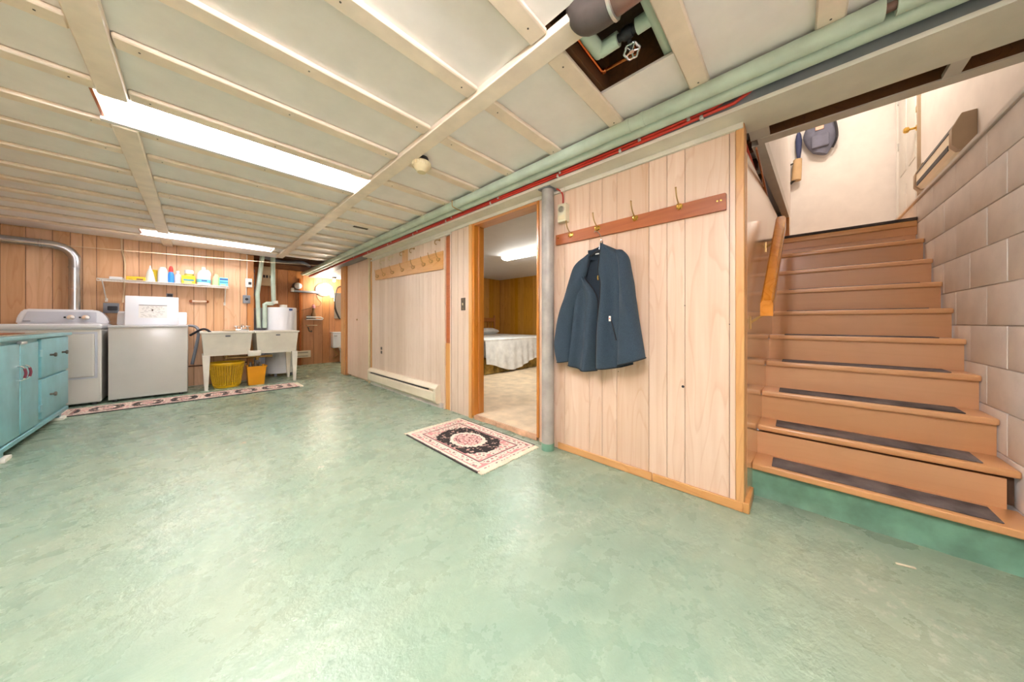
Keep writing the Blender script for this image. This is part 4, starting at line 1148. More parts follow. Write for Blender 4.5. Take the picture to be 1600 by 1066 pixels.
def bottle(name, label, x, prof, mat, cap=None, capmat=None, extra=None, seg=18, sy=0.75):
    t = thing(name, label, name.split('_')[-1] if name.split('_')[-1] in ('bottle', 'box', 'jug') else 'bottle', (x, YS, SZ), 'laundry supplies on the wire shelf')
    MB().lathe(prof, (x, YS, SZ), seg, sy=sy).build('body', mat, t)
    if cap: MB().lathe(cap, (x, YS, SZ), 14, sy=1.0).build('cap', capmat, t)
    if extra: extra(t, x)
    return t
def col(n, h, r=0.4): M[n] = flat(n, h, r, vary=0.0)
for n, h in (('white_box', '#e8e6e2'), ('yellow_box', '#f2bd1c'), ('yellow_bottle', '#efd11e'), ('clear_bottle', '#d6dcd6'), ('white_bottle', '#e9ecee'), ('blue_label', '#2f86d6'), ('red_cap', '#d7352c'), ('pale_bottle', '#d3d6da'), ('bleach', '#e9e2e0'), ('green_bag', '#a9d890'), ('teal_print', '#2f86a0'), ('cyan_print', '#6fc4d8'), ('navy_print', '#2f4f8a'), ('brown_box', '#7c5b37'), ('olive', '#a9a23c')):
    col(n, h)
def flat_box(label, x0, x1, z1, mat, prints=(), y0=6.68, y1=6.82, group='laundry supplies on the wire shelf', name='carton_box'):
    t = thing(name, label, 'box', ((x0 + x1) / 2, YS, SZ), group)
    MB().box(x0, x1, y0, y1, SZ, z1, 0.003, 1).build('carton', mat, t)
    for a, b_, c, d, m in prints:
        bx('print', m, a, b_, y0 - 0.002, y0, c, d, t)
    return t
t = flat_box('low white packet at the left end of the wire shelf', -0.80, -0.69, SZ + 0.035, 'white_box', [(-0.79, -0.70, SZ + 0.006, SZ + 0.012, 'pale_bottle')])
t = flat_box('flat yellow carton lying on the wire shelf', -0.66, -0.49, SZ + 0.055, 'yellow_box', [(-0.57, -0.51, SZ + 0.006, SZ + 0.03, 'brown_box'), (-0.64, -0.60, SZ + 0.01, SZ + 0.02, 'olive')])
bottle('spray_bottle', 'pale cone-shaped squeeze bottle with a pointed tip on the wire shelf', -0.452, [(0, 0), (0.048, 0), (0.05, 0.02), (0.03, 0.14), (0.010, 0.20), (0.004, 0.235), (0, 0.235)], 'clear_bottle')
bottle('detergent_bottle', 'yellow bottle behind the cone-shaped bottle on the wire shelf', -0.405, [(0, 0), (0.036, 0), (0.038, 0.06), (0.034, 0.15), (0.03, 0.185), (0, 0.187)], 'yellow_bottle', sy=0.5).location.y += 0.07
bottle('detergent_bottle', 'tall plain white bottle beside the blue bottle on the wire shelf', -0.333, [(0, 0), (0.05, 0), (0.053, 0.02), (0.05, 0.13), (0.046, 0.18), (0.036, 0.21), (0.026, 0.225), (0, 0.228)], 'white_bottle')
def bl(t, x):
    MB().lathe([(0.0305, 0.02), (0.0310, 0.025), (0.0310, 0.10), (0.0305, 0.105)], (x, YS, SZ), 18, sy=0.8).build('label_band', 'blue_label', t)
bottle('spray_bottle', 'slim blue bottle with a red trigger top on the wire shelf', -0.254, [(0, 0), (0.029, 0), (0.03, 0.02), (0.03, 0.13), (0.018, 0.17), (0, 0.172)], 'blue_label',
       [(0, 0.165), (0.022, 0.165), (0.024, 0.19), (0.02, 0.225), (0.012, 0.25), (0, 0.255)], 'red_cap', bl, sy=0.8)
bottle('detergent_bottle', 'small greyish bottle right of the blue bottle on the wire shelf', -0.185, [(0, 0), (0.036, 0), (0.037, 0.09), (0.03, 0.13), (0.014, 0.15), (0.014, 0.165), (0, 0.166)], 'pale_bottle',
       [(0, 0.16), (0.016, 0.16), (0.016, 0.188), (0, 0.19)], 'white_bottle')
t = flat_box('upright yellow soap carton with a teal print on the wire shelf', -0.147, -0.006, SZ + 0.125, 'yellow_box', [(-0.13, -0.02, SZ + 0.045, SZ + 0.07, 'teal_print'), (-0.12, -0.04, SZ + 0.02, SZ + 0.03, 'white_box')])
t = thing('cleanser_jar', 'pale jar with a green band standing on the yellow soap carton', 'jar', (-0.075, YS, SZ + 0.125), 'laundry supplies on the wire shelf')
MB().lathe([(0, 0.126), (0.05, 0.126), (0.05, 0.20), (0.046, 0.215), (0, 0.216)], (-0.07, YS, SZ), 18, sy=0.8).build('body', 'white_bottle', t)
MB().lathe([(0.0505, 0.13), (0.052, 0.132), (0.052, 0.155), (0.0505, 0.157)], (-0.07, YS, SZ), 18, sy=0.8).build('band', 'olive', t)
jg = thing('bleach_jug', 'white gallon jug with a handle and blue print on the wire shelf', 'jug', (0.085, YS, SZ), 'laundry supplies on the wire shelf')
MB().lathe([(0, 0), (0.072, 0), (0.078, 0.02), (0.078, 0.14), (0.07, 0.18), (0.045, 0.22), (0.022, 0.24), (0.02, 0.25), (0, 0.25)], (0.085, YS, SZ), 20, sy=0.8).build('body', 'bleach', jg)
MB().cyl((0.085, YS, SZ + 0.248), (0.085, YS, SZ + 0.278), 0.023, seg=14).build('cap', 'white_bottle', jg)
MB().tube([(0.10, YS - 0.01, SZ + 0.232), (0.135, YS - 0.02, SZ + 0.225), (0.155, YS - 0.02, SZ + 0.18), (0.15, YS - 0.01, SZ + 0.13)], 0.011, 8, smooth=4).build('handle', 'bleach', jg)
MB().lathe([(0.0782, 0.035), (0.079, 0.037), (0.079, 0.085), (0.0782, 0.087)], (0.085, YS, SZ), 20, sy=0.8).build('label_band', 'cyan_print', jg)
bx('print', 'navy_print', 0.06, 0.12, YS - 0.0665, YS - 0.06, SZ + 0.055, SZ + 0.075, jg)
t = thing('detergent_pouch', 'pale green refill pouch beside the striped carton on the wire shelf', 'pouch', (0.225, YS, SZ), 'laundry supplies on the wire shelf')
MB().lathe([(0, 0), (0.04, 0.0), (0.044, 0.05), (0.04, 0.12), (0.022, 0.17), (0.018, 0.185), (0, 0.186)], (0.225, YS, SZ), 14, sy=0.5).build('body', 'green_bag', t)
t = flat_box('green and blue striped carton at the right end of the wire shelf', 0.262, 0.36, SZ + 0.135, 'cyan_print', [(0.265, 0.358, SZ + 0.095, SZ + 0.12, 'navy_print'), (0.265, 0.358, SZ + 0.05, SZ + 0.07, 'teal_print'), (0.27, 0.33, SZ + 0.01, SZ + 0.03, 'green_bag')])

# wall bits in the laundry
t = thing('towel_bar', 'short wooden bar screwed to the wall above the left tub', 'bar', (0.03, YB, 1.34))
MB().tube([(-0.04, 6.885, 1.335), (0.12, 6.885, 1.335)], 0.013, 10).build('bar', 'plank', t)
for x in (-0.05, 0.125): MB().lathe([(0.0, -0.04), (0.022, -0.035), (0.024, 0.0), (0.0, 0.0)], (x, YB, 1.335), 12, 'y').build('end', 'railwood', t)
t = thing('hanging_cable', 'cream cord running down the wall left of the washer lid', 'cord', (-0.70, YB, 1.6))
MB().tube([(-0.72, 6.905, 2.18), (-0.715, 6.905, 2.0), (-0.69, 6.905, 1.85), (-0.695, 6.905, 1.6), (-0.70, 6.905, 1.4), (-0.71, 6.905, 1.28)], 0.009, 8, smooth=3).build('cord', 'cord', t)
tag(MB().tube([(-2.0, 6.30, 1.875), (-1.03, 6.30, 1.915), (-0.3, 6.30, 1.943), (0.665, 6.30, 1.985), (1.36, 6.30, 2.02), (1.74, 6.30, 2.06)], 0.0032, 6).build('clothesline', 'cord'), 'taut cream clothesline stretched across in front of the laundry wall', 'clothesline')
t = thing('switch_box', 'white surface switch box on the wall end beside the water heater', 'switch', (0.63, YB, 1.68))
MB().box(0.585, 0.675, 6.865, 6.905, 1.61, 1.76, 0.006).build('box', 'white', t)
MB().box(0.625, 0.665, 6.858, 6.867, 1.655, 1.70, 0.003, 1).build('toggle', 'dark', t)
MB().tube([(0.61, 6.90, 1.76), (0.61, 6.90, 2.17)], 0.006, 6).build('lead', 'wire', t)
t = thing('wall_outlet', 'grey metal outlet box below the white switch box', 'outlet', (0.605, YB, 1.42))
MB().box(0.555, 0.65, 6.865, 6.915, 1.33, 1.47, 0.008).build('box', 'greyplastic', t)
MB().lathe([(0.0, -0.006), (0.022, -0.006), (0.022, 0.0), (0.0, 0.0)], (0.603, 6.865, 1.40), 14, 'y').build('socket', 'dark', t)
MB().tube([(0.60, 6.90, 1.47), (0.60, 6.90, 1.61)], 0.006, 6).build('lead', 'wire', t)

# ---- twin laundry tubs
tb = thing('laundry_tubs', 'cream plastic twin laundry tubs on tapered legs', 'sink', (0.63, 6.5, 0))
def tub(x0, x1):
    y0, y1, zt, zb = 6.20, 6.84, 0.86, 0.50
    xi0, xi1 = x0 + 0.03, x1 - 0.03
    b = MB()
    def rg(a0, a1, c0, c1, z): return [(a0, c0, z), (a1, c0, z), (a1, c1, z), (a0, c1, z)]
    b.ring_loft([rg(x0 + 0.035, x1 - 0.035, y0 + 0.07, y1 - 0.05, zb), rg(x0 + 0.012, x1 - 0.012, y0 + 0.012, y1 - 0.01, zt - 0.03),
                 rg(x0 - 0.006, x1 + 0.006, y0 - 0.004, y1, zt - 0.022), rg(x0 - 0.006, x1 + 0.006, y0 - 0.004, y1, zt),
                 rg(x0 + 0.03, x1 - 0.03, y0 + 0.03, y1 - 0.12, zt), rg(x0 + 0.05, x1 - 0.05, y0 + 0.09, y1 - 0.14, zb + 0.02)])
    o = b.build('basin', 'tub', tb)
    MB().box((x0 + x1) / 2 - 0.028, (x0 + x1) / 2 + 0.028, y0 + 0.002, y0 + 0.012, zt - 0.075, zt - 0.055, 0.003, 1).build('badge', 'greyplastic', o)
tub(0.045, 0.622); tub(0.648, 1.222)
bx('bridge', 'tub', 0.56, 0.72, 6.21, 6.25, 0.47, 0.555, tb, 0.008)
for x, y, s in ((0.105, 6.25, 1), (1.165, 6.25, -1), (0.105, 6.76, 1), (1.165, 6.76, -1)):
    MB().hexa([(x - 0.018, y - 0.018, 0), (x + 0.018, y - 0.018, 0), (x + 0.018, y + 0.018, 0), (x - 0.018, y + 0.018, 0)],
              [(x - 0.04 , y - 0.03, 0.51), (x + 0.04, y - 0.03, 0.51), (x + 0.04, y + 0.03, 0.51), (x - 0.04, y + 0.03, 0.51)]).build('leg', 'tub', tb, smooth=False)
fc = MB()
fc.tube([(0.53, 6.80, 0.86), (0.53, 6.80, 0.93), (0.53, 6.72, 0.965), (0.54, 6.60, 0.94), (0.54, 6.58, 0.915)], 0.012, 10, smooth=4)
fc.box(0.45, 0.63, 6.77, 6.83, 0.86, 0.895, 0.01)
for x in (0.47, 0.61):
    fc.cyl((x, 6.80, 0.89), (x, 6.80, 0.935), 0.012, seg=10); fc.box(x - 0.035, x + 0.035, 6.79, 6.81, 0.93, 0.945, 0.005)
fc.build('faucet', 'chrome', tb)
dn = MB()
dn.cyl((0.70, 6.5, 0.50), (0.70, 6.5, 0.38), 0.024, seg=12); dn.tube([(0.33, 6.5, 0.44), (0.9, 6.5, 0.43)], 0.02, 10); dn.cyl((0.33, 6.5, 0.5), (0.33, 6.5, 0.43), 0.024, seg=12)
dn.build('drain_trap', 'bronze', tb)
tag(MB().box(0.30, 0.46, 6.70, 6.78, 0.861, 0.885, 0.01, 2).build('soap_bar', 'kraft'), 'tan soap bar on the back rim of the left tub', 'soap')

# ---- yellow basket and bin under the tubs
bk = thing('laundry_basket', 'round mustard yellow lattice laundry basket under the left tub', 'basket', (0.335, 6.45, 0))
def rad(z): return 0.152 + 0.05 * z / 0.36
ls = MB()
nA = 40
for z in [0.05 + 0.28 * i / 11 for i in range(12)]:
    ls.tube([(0.335 + rad(z) * math.cos(2 * math.pi * k / nA), 6.46 + rad(z) * math.sin(2 * math.pi * k / nA), z) for k in range(nA + 1)], 0.0042, 5, caps=False)
for k in range(nA):
    a = 2 * math.pi * k / nA
    ls.tube([(0.335 + rad(z) * math.cos(a), 6.46 + rad(z) * math.sin(a), z) for z in (0.03, 0.36)], 0.0058, 5)
o = ls.build('lattice', 'yellow', bk); o['kind'] = 'stuff'
MB().lathe([(0, 0), (0.148, 0), (0.158, 0.035), (0.152, 0.038), (0.14, 0.008), (0, 0.008)], (0.335, 6.46, 0), 36).build('base', 'yellow', bk)
MB().lathe([(0.198, 0.35), (0.208, 0.345), (0.214, 0.37), (0.20, 0.385), (0.192, 0.37), (0.198, 0.35)], (0.335, 6.46, 0), 36).build('rim', 'yellow', bk)
bn = thing('waste_bin', 'orange-yellow rectangular plastic bin under the tubs beside the basket', 'bin', (0.67, 6.36, 0))
def rg(x0, x1, y0, y1, z): return [(x0, y0, z), (x1, y0, z), (x1, y1, z), (x0, y1, z)]
MB().ring_loft([rg(0.575, 0.765, 6.28, 6.46, 0), rg(0.556, 0.79, 6.255, 6.485, 0.285), rg(0.555, 0.785, 6.26, 6.48, 0.285), rg(0.58, 0.76, 6.285, 6.455, 0.01)]).build('bucket', 'orangeyellow', bn)
MB().ring_loft([rg(0.555, 0.80, 6.245, 6.495, 0.285), rg(0.553, 0.802, 6.243, 6.497, 0.302), rg(0.562, 0.788, 6.257, 6.483, 0.302), rg(0.562, 0.788, 6.257, 6.483, 0.285), rg(0.555, 0.80, 6.245, 6.495, 0.285)], caps=False).build('rim', 'orangeyellow', bn)
for i, (x, y, h) in enumerate(((0.61, 6.40, 0.36), (0.668, 6.38, 0.37), (0.724, 6.40, 0.35))):
    tag(MB().lathe([(0, 0.015), (0.028, 0.015), (0.028, h - 0.05), (0.014, h - 0.02), (0.014, h), (0, h)], (x, y, 0), 12).build('bottle', 'nail'), ['dark bottle standing at the left in the orange-yellow bin', 'dark bottle in the middle of the orange-yellow bin', 'dark bottle at the right in the orange-yellow bin'][i], 'bottle', 'bottles in the bin')

# ---- water heater corner
wh = thing('water_heater', 'white cylindrical water heater behind the right tub', 'water heater', (1.12, 7.12, 0))
MB().lathe([(0, 0.06), (0.235, 0.06), (0.24, 0.075), (0.24, 1.265), (0.232, 1.28), (0, 1.285)], (1.12, 7.12, 0), 40).build('tank', 'enamel', wh)
MB().lathe([(0, 1.284), (0.06, 1.284), (0.06, 1.335), (0.0, 1.34)], (1.15, 7.10, 0), 20).build('cap', 'tub', wh)
for a in (0.6, 2.7, 4.1, 5.6): MB().box(1.12 + 0.19 * math.cos(a) - 0.02, 1.12 + 0.19 * math.cos(a) + 0.02, 7.12 + 0.19 * math.sin(a) - 0.02, 7.12 + 0.19 * math.sin(a) + 0.02, 0.0, 0.065).build('foot', 'greyplastic', wh)
MB().box(1.19, 1.255, 6.895, 6.90, 1.225, 1.255).build('label', 'navy_print', wh)
t = thing('insulated_pipe', 'pale green pipe dropping from the ceiling onto the water heater', 'pipe', (1.0, 7.05, 1.8))
MB().cyl((0.985, 7.05, 2.24), (0.985, 7.05, 1.75), 0.036, seg=14).build('pipe', 'greenpipe', t)
MB().tube([(0.985, 7.05, 1.77), (0.995, 7.05, 1.40), (1.0, 7.05, 1.37), (0.97, 7.03, 1.35), (0.89, 7.0, 1.345), (0.86, 7.0, 1.33), (0.86, 7.0, 1.20), (0.86, 7.0, 0.9)], 0.035, 12).build('lower_pipe', 'greenpipe', t)
MB().tube([(1.015, 7.03, 1.35), (1.01, 7.03, 1.40)], 0.045, 12).build('joint', 'tub', t)
t = thing('insulated_pipe', 'pale green leaning pipe between the wall end and the water heater', 'pipe', (0.76, 6.98, 1.6))
MB().tube([(0.83, 7.0, 2.24), (0.755, 6.98, 1.50)], 0.034, 12).build('pipe', 'greenpipe', t)
MB().tube([(0.755, 6.98, 1.52), (0.775, 6.98, 0.90)], 0.034, 12).build('lower_pipe', 'greenpipe', t)
t = thing('pressure_tank', 'grey tank in the corner left of the water heater', 'tank', (0.83, 7.45, 0))
MB().lathe([(0, 0), (0.11, 0.0), (0.115, 0.05), (0.115, 1.22), (0.09, 1.27), (0, 1.28)], (0.83, 7.35, 0), 28).build('body', 'panelgrey', t)
t = thing('panel_box', 'beige metal panel box with dark breakers high behind the pipes', 'electrical box', (1.02, 8.40, 1.9))
MB().box(0.94, 1.20, YN - 0.09, YN, 1.80, 2.22, 0.005).build('box', 'cream_plastic', t)
for x in (1.0, 1.05, 1.11): MB().box(x, x + 0.032, YN - 0.098, YN - 0.088, 1.97, 2.03, 0.002, 1).build('breaker', 'dark', t)
t = thing('wire_coil', 'coiled grey wire hanging on the dark side wall of the wash corner', 'wire', (0.72, 7.3, 1.6))
MB().tube([(0.725 + 0.01 * math.sin(k), 7.12 + 0.07 * math.cos(k * 0.9), 1.95 - 0.012 * k + 0.03 * math.sin(2 * k)) for k in range(40)], 0.006, 6).build('wire', 'greyplastic', t)
tag(MB().tube([(0.9, 7.4, 2.25), (1.2, 7.5, 2.22), (1.5, 7.45, 2.25), (1.7, 7.7, 2.23)], 0.03, 10, smooth=4).build('ceiling_duct', 'greyplastic'), 'grey flexible pipe under the dark open joists above the water heater', 'pipe')

# ---- wash corner: shelf, globes, toilet
gl = thing('wall_shelf', 'narrow grey shelf carrying the two white globes', 'shelf', (1.8, YN, 1.7))
MB().box(1.50, 2.10, YN - 0.11, YN, 1.70, 1.745, 0.004, 1).build('board', 'greyplastic', gl)
MB().box(1.49, 1.545, YN - 0.12, YN, 1.70, 1.79, 0.004, 1).build('end_bracket', 'pale_board', gl)
def globe(name, label, x, z, r, mat):
    t = thing(name, label, 'lamp', (x, YN - 0.1, z))
    MB().lathe([(0.0, -0.03), (r * 1.08, -0.03), (r * 1.1, 0.0), (0.0, 0.0)], (x - 0.02, YN - 0.002, z), 24, 'y').build('back_plate', 'nail', t)
    MB().lathe([(0.0, -r)] + [(r * math.sin(math.pi * k / 10), -r * math.cos(math.pi * k / 10)) for k in range(1, 10)] + [(0.0, r)], (x, YN - 0.035 - r, z), 24, 'y').build('globe', mat, t)
globe('globe_lamp', 'small unlit white globe lamp above the left end of the grey shelf', 1.625, 1.845, 0.075, 'porcelain')
globe('globe_lamp', 'large brightly lit globe lamp above the right end of the grey shelf', 2.16, 1.80, 0.145, 'globe')
t = thing('ceiling_lampholder', 'dark ceiling lampholder with a small lit bulb beside the big globe', 'lamp', (2.30, 8.0, 2.1))
MB().lathe([(0, 0), (0.05, 0), (0.045, -0.035), (0.03, -0.04), (0, -0.04)], (2.30, 8.1, 2.10), 18).build('holder', 'nail', t)
MB().lathe([(0, -0.04), (0.016, -0.045), (0.03, -0.085), (0.028, -0.11), (0.0, -0.125)], (2.30, 8.1, 2.10), 16).build('bulb', 'globe', t)
t = thing('soap_shelf', 'small white wall shelf with bottles and a red-topped flask', 'shelf', (1.92, YN, 1.1))
MB().box(1.78, 2.12, YN - 0.13, YN, 1.06, 1.085, 0.004, 1).build('tray', 'white', t)
MB().tube([(1.78, YN - 0.13, 1.125), (2.08, YN - 0.13, 1.125), (2.13, YN - 0.1, 1.10), (2.12, YN, 1.10)], 0.012, 8).build('rail', 'white', t)
tag(MB().lathe([(0, 1.086), (0.05, 1.086), (0.055, 1.13), (0.05, 1.2), (0.028, 1.25), (0.028, 1.34), (0, 1.342)], (1.94, YN - 0.06, 0), 16).build('flask', 'brown_box'), 'brown flask with a narrow neck on the small white wall shelf', 'flask')
tag(MB().lathe([(0, 1.343), (0.036, 1.343), (0.036, 1.40), (0.022, 1.41), (0.022, 1.43), (0, 1.432)], (1.94, YN - 0.06, 0), 14).build('flask_stopper', 'pink'), 'pink stopper cup on the brown flask', 'stopper')
tag(MB().box(1.80, 1.885, YN - 0.10, YN - 0.02, 1.086, 1.16, 0.015, 3).build('soap_box', 'dark'), 'dark soap box at the left of the small white wall shelf', 'soap')
t = thing('hanging_cable', 'thin dark cord from the grey shelf to the pink stopper', 'cord', (2.05, YN, 1.5))
MB().tube([(2.02, YN - 0.01, 1.70), (2.03, YN - 0.015, 1.60), (2.10, YN - 0.015, 1.50), (2.09, YN - 0.015, 1.42), (1.98, YN - 0.03, 1.38), (1.70, YN - 0.02, 1.28), (1.50, YN - 0.02, 1.20)], 0.005, 6, smooth=5).build('cord', 'nail', t)
tag(MB().box(2.395, 2.85, YN - 0.015, YN, 1.10, 1.75, 0.004, 1).build('wall_mirror', 'mirror'), 'tall mirror on the orange planks beside the closet corner', 'mirror')
tag(MB().box(2.32, 2.385, YN - 0.02, YN, 1.62, 1.80, 0.004, 1).build('light_plate', 'white'), 'white plate on the planks right of the big globe', 'plate')
t = thing('wash_hose', 'black hose curving down beside the mirror', 'hose', (2.45, 7.6, 1.5))
MB().tube([(2.56, 8.435, 1.93), (2.46, 8.41, 1.86), (2.41, 8.41, 1.62), (2.42, 8.41, 1.35), (2.52, 8.415, 1.08)], 0.014, 8, smooth=5).build('hose', 'blackrubber', t)
t = thing('wall_heater', 'short cream heater on the end wall behind the right tub', 'heater', (1.7, YN, 0.18))
MB().box(1.35, 1.885, YN - 0.06, YN, 0.175, 0.335, 0.006).build('body', 'heater', t)
bx('louver', 'nail', 1.37, 1.83, YN - 0.062, YN - 0.059, 0.285, 0.30, t)
bx('lower_gap', 'nail', 1.37, 1.83, YN - 0.062, YN - 0.059, 0.205, 0.215, t)
tag(MB().box(1.80, 2.02, YN - 0.07, YN, 0.925, 0.94, 0.003, 1).build('paper_shelf', 'cream_plastic'), 'thin cream wall ledge below the small white shelf', 'ledge')
t = thing('paper_holder', 'dark paper holder below the thin cream ledge', 'holder', (1.88, YN, 0.85))
MB().tube([(1.84, YN, 0.88), (1.84, YN - 0.06, 0.87), (1.85, YN - 0.07, 0.80), (1.90, YN - 0.06, 0.78), (1.91, YN, 0.80)], 0.012, 8, smooth=3).build('bracket', 'nail', t)
to = thing('toilet', 'white toilet with its tank on the end wall beside the closet', 'toilet', (2.55, 8.1, 0))
MB().box(2.31, 2.80, 8.22, 8.42, 0.37, 0.735, 0.02, 3).build('tank', 'porcelain', to)
MB().box(2.295, 2.815, 8.205, 8.43, 0.735, 0.765, 0.01, 2).build('tank_lid', 'porcelain', to)
MB().box(2.335, 2.40, 8.205, 8.222, 0.66, 0.685, 0.004, 1).build('flush_lever', 'chrome', to)
MB().lathe([(0, 0.0), (0.12, 0.0), (0.125, 0.04), (0.10, 0.12), (0.13, 0.22), (0.19, 0.34), (0.2, 0.385), (0.16, 0.39), (0.10, 0.30), (0, 0.28)], (2.56, 7.93, 0), 28, sy=1.35).build('bowl', 'porcelain', to)
MB().lathe([(0.13, 0.39), (0.205, 0.39), (0.21, 0.405), (0.2, 0.415), (0.13, 0.412), (0.13, 0.39)], (2.56, 7.93, 0), 28, sy=1.33).build('seat', 'porcelain', to)
MB().box(2.46, 2.66, 8.1, 8.24, 0.0, 0.38, 0.03, 3).build('pedestal', 'porcelain', to)
MB().tube([(2.36, 8.33, 0.37), (2.38, 8.33, 0.28), (2.45, 8.30, 0.2), (2.40, 8.40, 0.12), (2.36, 8.44, 0.1)], 0.01, 8, smooth=4).build('supply_line', 'bronze', to)

# ---- teal cabinet
cb = thing('teal_cabinet', 'teal painted low cabinet with doors and drawers at the left edge', 'cabinet', (-1.2, 4.75, 0))
CX = -0.93
MB().box(-1.50, CX - 0.02, 3.80, 5.63, 0.10, 0.865, 0.004, 1).build('carcass', 'teal', cb)
MB().box(-1.52, CX + 0.015, 3.78, 5.66, 0.865, 0.895, 0.008, 2).build('top_rim', 'teal', cb)
MB().box(-1.49, CX - 0.06, 3.82, 5.30, 0.895, 0.900, 0.002, 1).build('worktop', 'cabtop', cb)
MB().box(-1.50, CX - 0.005, 3.80, 5.64, 0.075, 0.115, 0.006, 1).build('plinth', 'teal', cb)
def cdoor(y0, y1, z0, z1, nm):
    return MB().box(CX - 0.022, CX, y0, y1, z0, z1, 0.005, 2).build(nm, 'teal', cb)
for y0, y1, hy_ in ((3.84, 4.325, 4.285), (4.345, 4.725, 4.385)):
    d = cdoor(y0, y1, 0.135, 0.835, 'door')
    hh = MB().tube([(CX, hy_, 0.765 - 0.10), (CX + 0.024, hy_, 0.755 - 0.10), (CX + 0.032, hy_, 0.71 - 0.10), (CX + 0.024, hy_, 0.665 - 0.10), (CX, hy_, 0.655 - 0.10)], 0.006, 8, smooth=4)
    h_ = hh.build('handle', 'chrome', d)
    MB().tube([(CX + 0.029, hy_, 0.745 - 0.10), (CX + 0.034, hy_, 0.71 - 0.10), (CX + 0.029, hy_, 0.675 - 0.10)], 0.0075, 8, smooth=4).build('grip', 'plum', h_)
d = cdoor(4.80, 5.60, 0.515, 0.855, 'drawer')
for y in (5.02, 5.38):
    MB().lathe([(0, 0.0), (0.009, 0.0), (0.009, 0.018), (0.02, 0.026), (0.018, 0.036), (0, 0.038)], (CX, y, 0.70), 12, 'x').build('knob', 'nail', d)
d = cdoor(4.80, 5.60, 0.15, 0.495, 'drawer')
MB().lathe([(0, 0.0), (0.009, 0.0), (0.009, 0.018), (0.02, 0.026), (0.018, 0.036), (0, 0.038)], (CX, 5.02, 0.335), 12, 'x').build('knob', 'nail', d)
for z in (0.70, 0.22):
    MB().box(CX - 0.004, CX + 0.008, 4.728, 4.796, z, z + 0.06, 0.002, 1).build('hinge', 'teal', cb)
MB().box(CX, CX + 0.014, 4.27, 4.30, 0.835, 0.855, 0.003, 1).build('latch', 'steelgrey', cb)
MB().box(CX, CX + 0.014, 4.305, 4.42, 0.83, 0.85, 0.003, 1).build('latch', 'clip', cb)
for y in (4.12, 5.48):
    MB().box(-1.05, CX, y - 0.045, y + 0.075, 0.0, 0.03, 0.008, 2).build('foot', 'tub', cb)
    MB().box(-1.0, CX - 0.03, y - 0.02, y + 0.05, 0.03, 0.08).build('foot_block', 'teal', cb)
    MB().box(-1.48, -1.38, y - 0.045, y + 0.075, 0.0, 0.08, 0.008, 2).build('foot', 'tub', cb)
tag(MB().box(-1.44, -1.06, 4.30, 5.05, 0.901, 0.908, 0.002, 1).build('cutting_board', 'railwood'), 'thin brown board lying on the teal cabinet', 'board')

# ================================================================== BEDROOM
bd = thing('bed', 'bed with a white lace bedspread over a gold floral skirt in the bedroom', 'bed', (4.6, 4.95, 0.045))
BX0, BX1, BY0, BY1 = 3.56, 5.62, 4.05, 5.90
MB().box(BX0 + 0.03, BX1 - 0.03, BY0 + 0.05, BY1 - 0.02, 0.30, 0.66, 0.05, 4).build('mattress', 'linen', bd)
# draped bedspread: scalloped lower edge along the foot and the near side
n = 70
def drape(p0, p1, out, seed):
    rnd = random.Random(seed); p0, p1, out = Vector(p0), Vector(p1), Vector(out)
    grid = []
    for r_ in range(9):
        v = r_ / 8; row = []
        for i in range(n):
            u = i / (n - 1)
            fold = 0.018 * math.sin(u * 62 + 1.3 * math.sin(u * 11)) * v
            dip = 0.42 + 0.17 * math.sin(u * math.pi * 1.35 + 0.12) ** 2
            q = p0.lerp(p1, u) + out * (0.02 + 0.035 * v + fold)
            row.append((q.x, q.y, 0.675 - dip * v - (0.02 if r_ == 0 else 0) * -1))
        grid.append(row)
    return MB().sheet(grid, tuple(-out * 0.008)).build('bedspread_side', 'linen', bd)
drape((BX0, BY0, 0), (BX1, BY0, 0), (0, -1, 0), 1)
drape((BX0, BY1, 0), (BX0, BY0, 0), (-1, 0, 0), 2)
MB().box(BX0 - 0.02, BX1 + 0.0, BY0 - 0.025, BY1 - 0.02, 0.655, 0.70, 0.02, 3).build('bedspread_top', 'linen', bd)
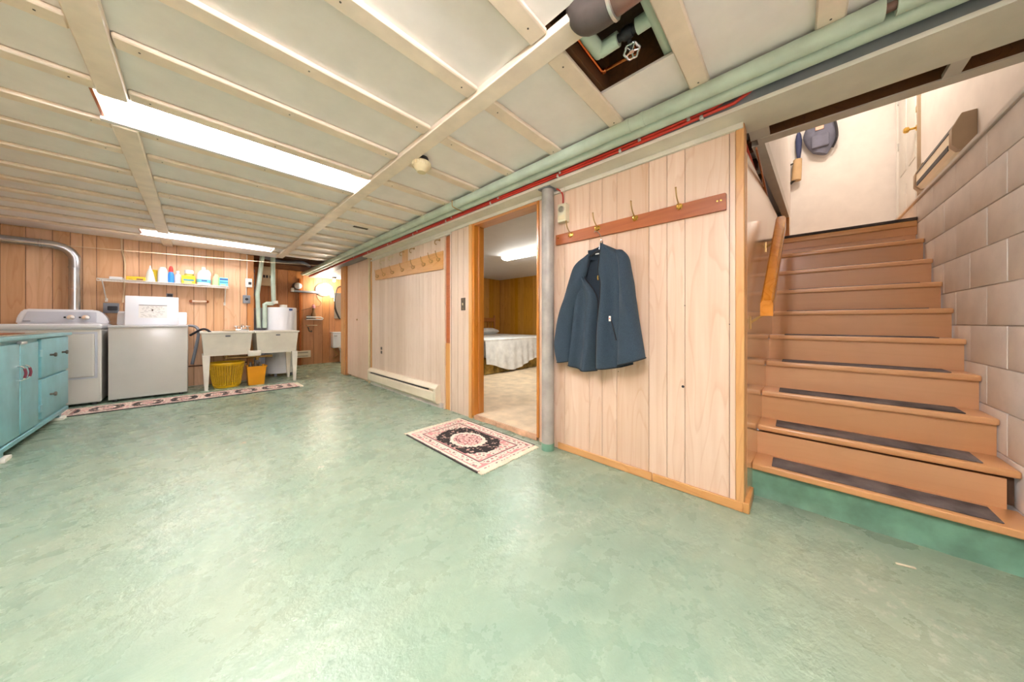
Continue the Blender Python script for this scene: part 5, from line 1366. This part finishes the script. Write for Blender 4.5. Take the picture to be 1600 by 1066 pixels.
for p0, p1, out in (((BX0 + 0.02, BY0 + 0.02), (BX1, BY0 + 0.02), (0, -1)), ((BX0 + 0.02, BY1), (BX0 + 0.02, BY0 + 0.02), (-1, 0))):
    grid = []
    for v in range(4):
        grid.append([(p0[0] + (p1[0] - p0[0]) * i / 99 + out[0] * 0.012 * math.sin(i * 0.9), p0[1] + (p1[1] - p0[1]) * i / 99 + out[1] * 0.012 * math.sin(i * 0.9), 0.36 - 0.305 * v / 3) for i in range(100)])
    MB().sheet(grid, (-out[0] * 0.006, -out[1] * 0.006, 0)).build('bed_skirt', 'skirt', bd)
hb = MB().box(3.80, 5.56, 5.885, 5.925, 1.02, 1.12, 0.012, 2)
hb.build('headboard_rail', 'headboard', bd)
MB().box(3.80, 5.56, 5.885, 5.92, 0.72, 0.76, 0.008, 2).build('headboard_rail', 'headboard', bd)
for x in (3.76, 5.54):
    MB().lathe([(0, 0.045), (0.028, 0.045), (0.028, 0.8), (0.02, 0.84), (0.028, 0.9), (0.028, 1.1), (0.018, 1.13), (0.028, 1.16), (0.016, 1.19), (0, 1.195)], (x, 5.905, 0), 14).build('bedpost', 'headboard', bd)
for i in range(13):
    x = 3.92 + 1.5 * i / 12
    MB().lathe([(0, 0.75), (0.009, 0.75), (0.015, 0.82), (0.009, 0.87), (0.015, 0.93), (0.009, 1.03), (0, 1.03)], (x, 5.905, 0), 10).build('spindle', 'headboard', bd)
for i, x in enumerate((4.2, 5.05)):
    t = thing('pillow', ['white pillow at the left of the headboard', 'white pillow at the right of the headboard'][i], 'pillow', (x, 5.62, 0.70))
    MB().lathe([(0, 0), (0.20, 0.0), (0.32, 0.05), (0.34, 0.075), (0.30, 0.11), (0.16, 0.155), (0, 0.165)], (x, 5.62, 0.701), 24, sy=0.62).build('cushion', 'linen', t)

# a pale sliver of wood on the floor in front of the stairs
tag(MB().box(-0.028, 0.028, -0.005, 0.005, 0.0, 0.006, 0.002, 1, mat=Matrix.Translation((2.00, -0.327, 0.0)) @ Matrix.Rotation(R(105), 4, 'Z')).build('wood_sliver', 'fringe'), 'small pale sliver lying on the green floor before the stairs', 'sliver')
